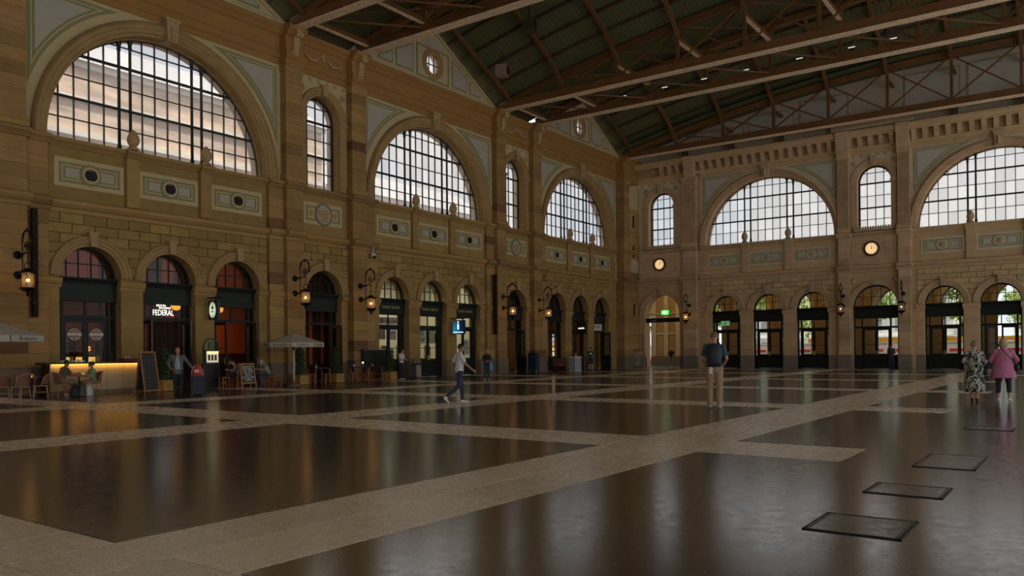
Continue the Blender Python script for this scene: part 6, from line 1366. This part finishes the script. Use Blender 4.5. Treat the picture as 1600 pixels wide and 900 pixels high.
M('brown_hair', (.10,.05,.025), .6, noise=(40,.2)); M('auburn_hair', (.16,.05,.03), .6, noise=(40,.2)); M('black_hair', (.012,.01,.009), .5, noise=(40,.2)); M('grey_hair', (.35,.33,.30), .6, noise=(40,.2)); M('blonde_hair', (.42,.31,.16), .6, noise=(40,.25)); M('ginger_hair', (.17,.085,.035), .6, noise=(40,.2)); M('lips', (.35,.10,.08), .5, noise=(9,.05)); M('white_cap', (.65,.62,.58), .7, noise=(9,.05)); M('light_brown_hair', (.22,.12,.06), .6, noise=(40,.2))
fab = lambda n, c, nz=.12: M(n, c, .85, noise=(9, nz), bump=(60,.25), sheen=.2)
STAND = dict(pelvis=(0,0,.95), chest=(0,.0,1.27), neck=(0,-.01,1.49), head=(0,.02,1.625), shL=(-.185,0,1.42), shR=(.185,0,1.42), elL=(-.235,-.03,1.13), elR=(.235,-.03,1.13), wrL=(-.235,.06,.88), wrR=(.235,.06,.88),
    hipL=(-.09,0,.91), hipR=(.09,0,.91), knL=(-.1,.02,.50), knR=(.1,.02,.50), anL=(-.11,-.02,.085), anR=(.11,-.02,.085), toeL=(-.125,.14,.035), toeR=(.125,.14,.035))
def pose(**k): d = dict(STAND); d.update(k); return d
SEAT = dict(pelvis=(0,-.02,.56), chest=(0,.03,.86), neck=(0,.06,1.07), head=(0,.11,1.20), shL=(-.185,.05,1.01), shR=(.185,.05,1.01), elL=(-.24,.16,.76), elR=(.24,.16,.76), wrL=(-.14,.40,.80), wrR=(.14,.40,.80),
    hipL=(-.1,.03,.545), hipR=(.1,.03,.545), knL=(-.13,.43,.53), knR=(.13,.43,.53), anL=(-.13,.36,.085), anR=(.13,.36,.085), toeL=(-.14,.53,.035), toeR=(.14,.53,.035))
def seat(**k): d = dict(SEAT); d.update(k); return d
white_t = fab('white_cotton', (.62,.62,.64)); navy = fab('navy_denim', (.018,.028,.065)); shoe_w = M('white_leather', (.68,.66,.62), .5, noise=(9,.05)); shoe_b = M('black_leather', (.015,.013,.012), .4, noise=(9,.1)); blackc = fab('black_cloth', (.012,.012,.014)); khaki = fab('khaki_twill', (.34,.22,.11)); teal = fab('teal_polo', (.03,.075,.085)); greyj = fab('grey_tweed', (.13,.12,.115), .25); blue_s = fab('pale_blue_shirt', (.32,.38,.48)); olive = fab('olive_shirt', (.14,.10,.055)); grn_s = fab('pale_green_shirt', (.24,.33,.20)); tan_c = fab('tan_cotton', (.24,.16,.09)); pinkd = fab('rose_pink_knit', (.52,.17,.28)); leggd = fab('black_leggings', (.02,.012,.02)); gsport = fab('dark_green_sports_shirt', (.01,.06,.04)); greyc = fab('grey_cloth', (.16,.15,.15)); lav = fab('grey_lilac_shirt', (.25,.2,.22))
flow = bpy.data.materials.new('black_white_leaf_print'); flow.use_nodes = True; nn = flow.node_tree; tcn = _n(nn, 'ShaderNodeTexCoord'); mpn = _n(nn, 'ShaderNodeMapping'); mpn.inputs['Scale'].default_value = (9,9,5); mpn.inputs['Rotation'].default_value = (.5,.4,.3); wv = _n(nn, 'ShaderNodeTexNoise'); wv.inputs['Scale'].default_value = 1.6; wv.inputs['Detail'].default_value = 1; wv.inputs['Distortion'].default_value = 1.5
rmp = _n(nn, 'ShaderNodeValToRGB'); rmp.color_ramp.interpolation = 'CONSTANT'; rmp.color_ramp.elements[0].color = (.012,.012,.012,1); rmp.color_ramp.elements[1].position = .5; rmp.color_ramp.elements[1].color = (.5,.48,.40,1)
nn.links.new(tcn.outputs['Object'], mpn.inputs['Vector']); nn.links.new(mpn.outputs['Vector'], wv.inputs['Vector']); nn.links.new(wv.outputs['Fac'], rmp.inputs['Fac']); nn.links.new(rmp.outputs['Color'], nn.nodes['Principled BSDF'].inputs['Base Color']); nn.nodes['Principled BSDF'].inputs['Roughness'].default_value = .8
VIEW = lambda x, y: math.atan2(y+32.1, x)-PI/2           # heading of somebody walking straight away from the camera spot
# -- man walking in a white T-shirt (towards the right)
hd_ = YAW-PI/2-PI/2+.25
person('man in white T-shirt and dark jeans striding to the right', 18.04, -17.24, YAW-PI+.35, 1.72,
    pose(chest=(0,.03,1.27), neck=(0,.03,1.49), head=(0,.06,1.625), elL=(-.25,-.15,1.15), wrL=(-.26,-.12,.89), elR=(.24,.13,1.15), wrR=(.22,.34,.98), hipL=(-.09,0,.91), knL=(-.09,.10,.5), anL=(-.09,.12,.085), toeL=(-.09,.29,.035), knR=(.09,-.05,.50), anR=(.08,-.42,.2), toeR=(.08,-.36,.05), heelR=(.08,-.47,.16)), [skin_d, white_t, navy, shoe_w], fat=1.08, hairm=MATS['black_hair'], look=-.15, long_top=.05)
# -- tall man from behind with a backpack
vx, vy = 19.55, -24.34
bp = person('tall man in teal polo and khaki trousers seen from behind', vx, vy, VIEW(vx,vy), 1.93,
    pose(head=(.0,.05,1.63), elL=(-.27,.0,1.14), wrL=(-.2,.17,.98), elR=(.27,.0,1.14), wrR=(.2,.17,.98), knR=(.1,.03,.5), anR=(.1,.0,.085)), [skin_m, teal, khaki, M('beige_sneaker', (.42,.34,.24), .6, noise=(9,.1))], fat=1.1, hairm=MATS['ginger_hair'], legs='loose', look=-.3)
obj('belt', MB().lathe([(.17,.955),(.182,.955),(.182,.99),(.17,.99)], n=24, sy=.75, hole=True), blackc, bp); obj('hanging_cloth', MB().box(-.12,-.04,-.17,-.15,.8,.95), whitep, bp)
b = tag(empty('backpack', T(vx, vy, 0, VIEW(vx,vy)) @ Matrix.Scale(1.93/1.75, 4)), 'black backpack on the back of the tall man', 'backpack'); navyb = M('dark_navy_nylon', (.012,.014,.028), .6, noise=(9,.2))
obj('pack_body', rings_mesh([((0,-.2,.98), Vector((.13,0,0)), Vector((0,.07,0))), ((0,-.22,1.02), Vector((.155,0,0)), Vector((0,.1,0))), ((0,-.215,1.25), Vector((.16,0,0)), Vector((0,.1,0))), ((0,-.2,1.4), Vector((.14,0,0)), Vector((0,.085,0))), ((0,-.17,1.47), Vector((.08,0,0)), Vector((0,.05,0)))], 18), navyb, b, True); obj('front_pocket', rings_mesh([((0,-.3,1.02), Vector((.11,0,0)), Vector((0,.03,0))), ((0,-.31,1.1), Vector((.12,0,0)), Vector((0,.035,0))), ((0,-.3,1.2), Vector((.1,0,0)), Vector((0,.03,0)))], 14), dk, b, True)
for s in (-1, 1): obj('shoulder_strap', MB().tube([(s*.1,-.14,1.4),(s*.115,-.03,1.485),(s*.12,.08,1.42),(s*.13,.12,1.25),(s*.16,.04,1.05),(s*.14,-.12,1.02)], .018, 6), dk, b, True)
# -- two women from behind
fx, fy = 25.15, -29.49
person('woman in black and white leaf-print dress seen from behind', fx, fy, VIEW(fx,fy)-.1, 1.66, pose(elL=(-.27,.0,1.16), wrL=(-.2,.2,1.06), elR=(.27,-.0,1.16), wrR=(.22,.18,1.05), anL=(-.06,.0,.085), anR=(.06,-.02,.085), knL=(-.07,.02,.5), knR=(.07,.02,.5), toeL=(-.07,.15,.035), toeR=(.07,.14,.035)), [skin_m, flow, flow, shoe_b], fat=1.22, female=True, sleeve='elbow', legs='bare', hairm=MATS['light_brown_hair'], hairstyle='bun', look=-.5,
    skirt=[(0,0,.22,.18,.14),(0,0,.02,.235,.19),(0,-.01,-.25,.255,.21),(0,-.01,-.5,.26,.21),(0,-.01,-.66,.262,.21),(0,-.01,-.655,.24,.19)])
px_, py_ = 25.49, -30.14
person('woman in rose pink tunic and black leggings seen from behind', px_, py_, VIEW(px_,py_)+.05, 1.72, pose(head=(0,.03,1.62), elL=(-.3,.0,1.14), wrL=(-.22,.19,1.02), elR=(.32,-.02,1.16), wrR=(.25,.16,1.0), knL=(-.12,.02,.5), knR=(.13,.04,.5), anL=(-.12,-.02,.085), anR=(.14,-.04,.1), toeR=(.17,.1,.035)), [skin_m, pinkd, leggd, shoe_w], fat=1.32, female=True, sleeve='elbow', legs='capri', hairm=MATS['blonde_hair'], hairstyle='bob',
    skirt=[(0,0,.3,.19,.15),(0,0,.1,.24,.2),(0,-.01,-.1,.285,.225),(0,-.02,-.26,.31,.24),(0,-.02,-.28,.315,.245),(0,-.02,-.275,.29,.22)])
def crossbag(x, y, rz, s, label, m, sgn=1):
    e = tag(empty('crossbody_bag', T(x, y, 0, rz) @ Matrix.Scale(s, 4)), label, 'bag'); obj('bag_strap', MB().tube([(-sgn*.12,-.13,1.45),(sgn*.02,-.205,1.25),(sgn*.16,-.2,1.08),(sgn*.27,-.1,.95)], .012, 6), m, e, True); obj('bag_pouch', ell(Vector((sgn*.29,-.02,.86)), (.06,.1,.1)), m, e, True)
crossbag(fx, fy, VIEW(fx,fy)-.1, 1.66/1.75, 'black crossbody bag of the woman in the leaf-print dress', dk); crossbag(px_, py_, VIEW(px_,py_)+.05, 1.08, 'black crossbody bag of the woman in pink', dk)
# -- elderly man with jacket, leaning on a suitcase
sx_, sy_ = 16.3, -5.8; srz = VIEW(sx_,sy_)+PI-.1
person('grey-haired man in grey jacket and black trousers beside a suitcase', sx_, sy_, srz, 1.74, pose(head=(0,.05,1.62), elR=(.32,-.1,1.2), wrR=(.24,.05,1.02), elL=(-.33,-.0,1.2), wrL=(-.46,.1,1.04), anL=(-.09,.03,.085), anR=(.09,-.05,.085), toeL=(-.1,.2,.035)), [skin_m, greyj, blackc, shoe_b], fat=1.12, sleeve='long', hairm=MATS['grey_hair'], hairstyle='balding', long_top=.14)
e = bpy.data.objects.get('person.004'); 
shf = MB(); shf.add([(p[0],p[1],p[2]) for p in rings_mesh([((0,.07,.96), Vector((.1,0,0)), Vector((0,.085,0))), ((0,.07,1.15), Vector((.1,0,0)), Vector((0,.082,0))), ((0,.06,1.3), Vector((.085,0,0)), Vector((0,.09,0))), ((0,.04,1.43), Vector((.04,0,0)), Vector((0,.075,0)))], 16).v], rings_mesh([((0,0,0), Vector((1,0,0)), Vector((0,1,0)))]*4, 16).f)
obj('shirt_front', shf, blue_s, e, True)
cx_, cy_ = sx_+.80, sy_+.05; e = tag(empty('suitcase', T(cx_, cy_, 0, srz)), 'dark blue upright suitcase beside the grey-haired man', 'suitcase'); lug = M('dark_blue_luggage', (.025,.03,.07), .5, noise=(6,.1))
obj('case_shell', MB().box(-.21,.21,-.13,.13,.06,.72), lug, e)
for i in range(4): obj('case_rib', MB().box(-.18+i*.1,-.12+i*.1,.13,.14,.1,.68), navyb, e)
for a in (-.17,.17):
    for b_ in (-.1,.1): obj('wheel', MB().lathe([(.01,-.015),(.03,-.015),(.03,.015),(.01,.015)], (a,b_,.03), 10, axis='y'), blackm, e)
obj('case_handle', MB().tube([(-.08,-.1,.72),(-.08,-.1,1.0),(.08,-.1,1.0),(.08,-.1,.72)], .012, 6), steelc, e)
redb = M('red_shopping_bag', (.6,.02,.03), .45, noise=(4,.08)); e = tag(empty('red_bag', T(cx_, cy_+.0, .725, srz)), 'red and white bag resting on top of the suitcase', 'bag'); obj('bag_body', rings_mesh([((0,.02,0), Vector((.2,0,0)), Vector((0,.07,0))), ((0,.02,.12), Vector((.19,0,0)), Vector((0,.09,0))), ((0,.02,.28), Vector((.13,0,0)), Vector((0,.06,0))), ((0,.02,.36), Vector((.08,0,0)), Vector((0,.03,0)))], 16), redb, e, True); obj('bag_print', MB().box(-.06,.09,.105,.118,.1,.2), whitep, e); obj('bag_edge', MB().tube([(.2,.02,.0),(.17,.03,.2),(.08,.02,.36)], .018, 6), wh, e, True); obj('bag_edge', MB().tube([(-.2,.02,.0),(-.17,.03,.2),(-.08,.02,.36)], .014, 6), neony if False else gold, e, True)
# -- woman with white cap
wx, wy = 33.16, -6.64; person('woman in black with a white cap carrying a blue bag', wx, wy, VIEW(wx,wy)+PI, 1.6, pose(head=(0,.06,1.615), elL=(-.24,.05,1.16), wrL=(-.1,.24,1.12), elR=(.25,.04,1.16), wrR=(.1,.25,1.06), knR=(.1,.08,.5), anR=(.1,.08,.085), toeR=(.1,.24,.035)), [skin_m, blackc, navy, shoe_w], female=True, sleeve='long', hairm=MATS['white_cap'], hairstyle='cap', long_top=.06)
sack(wx+.28, wy-.05, .5, .2, .42, bluebag, 'light blue carrier bag held by the woman with the white cap', 'carrier_bag')
# -- waiter leaning at the high table
ax, ay = 32.0, -1.7; person('man in white T-shirt and black trousers looking at his phone', ax, ay, VIEW(ax,ay)+PI+1.0, 1.68, pose(head=(0,.08,1.60), elL=(-.24,.05,1.15), wrL=(-.1,.26,1.12), elR=(.24,.05,1.15), wrR=(.08,.27,1.12)), [skin_m, white_t, blackc, shoe_w], hairm=MATS['auburn_hair'], legs='loose')
# -- seated couple, terrace guests
person('man in olive shirt and shorts seated at the round table', XM, -2.12, -PI/2, 1.74, seat(neck=(0,.1,1.07), head=(0,.17,1.19), chest=(0,.06,.86), wrL=(-.1,.5,.80), wrR=(.12,.52,.80), elL=(-.22,.26,.78), elR=(.22,.26,.78), shL=(-.185,.09,1.0), shR=(.185,.09,1.0), anR=(.15,.52,.085), toeR=(.16,.68,.035), anL=(-.1,.2,.085), toeL=(-.1,.36,.035)), [skin_d, olive, tan_c, shoe_w], fat=1.12, legs='shorts', hairm=MATS['black_hair'], look=.25)
person('woman in pale green shirt seated at the round table', XW, -2.12, PI/2, 1.64, seat(neck=(0,.04,1.07), head=(0,.08,1.20)), [skin_m, grn_s, tan_c, shoe_b], female=True, legs='long', sleeve='elbow', hairm=MATS['black_hair'], hairstyle='bun', look=-.5)
gx = at_px(416,-2.05); patt = fab('green_grey_pattern_shirt', (.20,.26,.19), .3); person('grey-haired person in a green patterned shirt bending over the terrace table', gx, -2.1, -VIEW(gx,-2)+.6, 1.72, seat(neck=(0,.18,1.03), head=(0,.29,1.1), chest=(0,.1,.86), shL=(-.185,.16,.97), shR=(.185,.16,.97), wrL=(-.12,.45,.8), wrR=(.12,.45,.8)), [skin_m, patt, navy, shoe_b], fat=1.15, hairm=MATS['grey_hair'])
stool(418.5,-2.1,'wooden stool under the person in the green patterned shirt', .3)
gx2 = at_px(370,-1.75); person('guest in lilac grey shirt half hidden by the smaller chalkboard', gx2, -1.75, .9, 1.7, seat(neck=(0,.12,1.05), head=(0,.2,1.15)), [skin_m, lav, blackc, shoe_b], fat=1.05, hairm=MATS['black_hair'], sleeve='elbow'); stool(370.5,-1.75,'wooden stool under the guest in lilac grey')
gx3 = at_px(354,-.55); person('guest with dark hair seated at the back terrace table', gx3, -.55, -2.2, 1.68, seat(), [skin_d, blackc, blackc, shoe_b], hairm=MATS['black_hair']); stool(354,-.55,'wooden stool under the guest at the back terrace table')
# -- far people
kx = at_px(906,-1.2); person('woman in dark patterned clothes leaning at the striped counter', kx+.35, -1.9, -.6, 1.62, pose(head=(0,.06,1.61), elR=(.24,.08,1.15), wrR=(.12,.28,1.1)), [skin_m, blackc, fab('patterned_leggings', (.14,.14,.14), .45), shoe_b], female=True, hairm=MATS['auburn_hair'], hairstyle='long', legs='long')
gx4 = at_px(922,-2.2); person('person in dark green sports shirt and shorts seen from behind', gx4, -2.2, VIEW(gx4,-2.2), 1.72, pose(elL=(-.22,.05,1.15), wrL=(-.12,.2,1.05), elR=(.22,.05,1.15), wrR=(.12,.2,1.05)), [skin_m, gsport, blackc, shoe_b], legs='shorts', hairm=MATS['black_hair'], long_top=.06); obj('shirt_print', MB().box(-.09,.09,-.145,-.125,1.22,1.34), whitep, bpy.data.objects.get('person.%03d' % 12) if False else [o for o in COL.objects if o.get('label','').startswith('person in dark green')][0])
person('person in dark clothes with a light head covering walking through the corner archway', 64.6, -2.55, PI*.5, 1.66, pose(head=(0,.05,1.62), elL=(-.23,-.15,1.16), wrL=(-.23,-.1,.92), elR=(.23,.1,1.16), wrR=(.22,.28,1.0), knL=(-.09,.2,.52), anL=(-.09,.22,.1), toeL=(-.09,.38,.05), anR=(.09,-.36,.16), knR=(.09,-.04,.5), toeR=(.09,-.24,.04), heelR=(.09,-.4,.12)), [skin_m, blackc, greyc, shoe_w], sleeve='long', hairm=MATS['white_cap'], voxel=.014)
person('man in brown jacket and jeans standing at the wide central door', 60.9, -20.75, VIEW(60.9,-20.75), 1.75, pose(elL=(-.22,.05,1.15), wrL=(-.1,.2,1.05), elR=(.22,.05,1.15), wrR=(.12,.2,1.05)), [skin_m, fab('dark_brown_jacket', (.05,.03,.022)), navy, shoe_b], fat=1.05, sleeve='long', hairm=MATS['brown_hair'], voxel=.014)
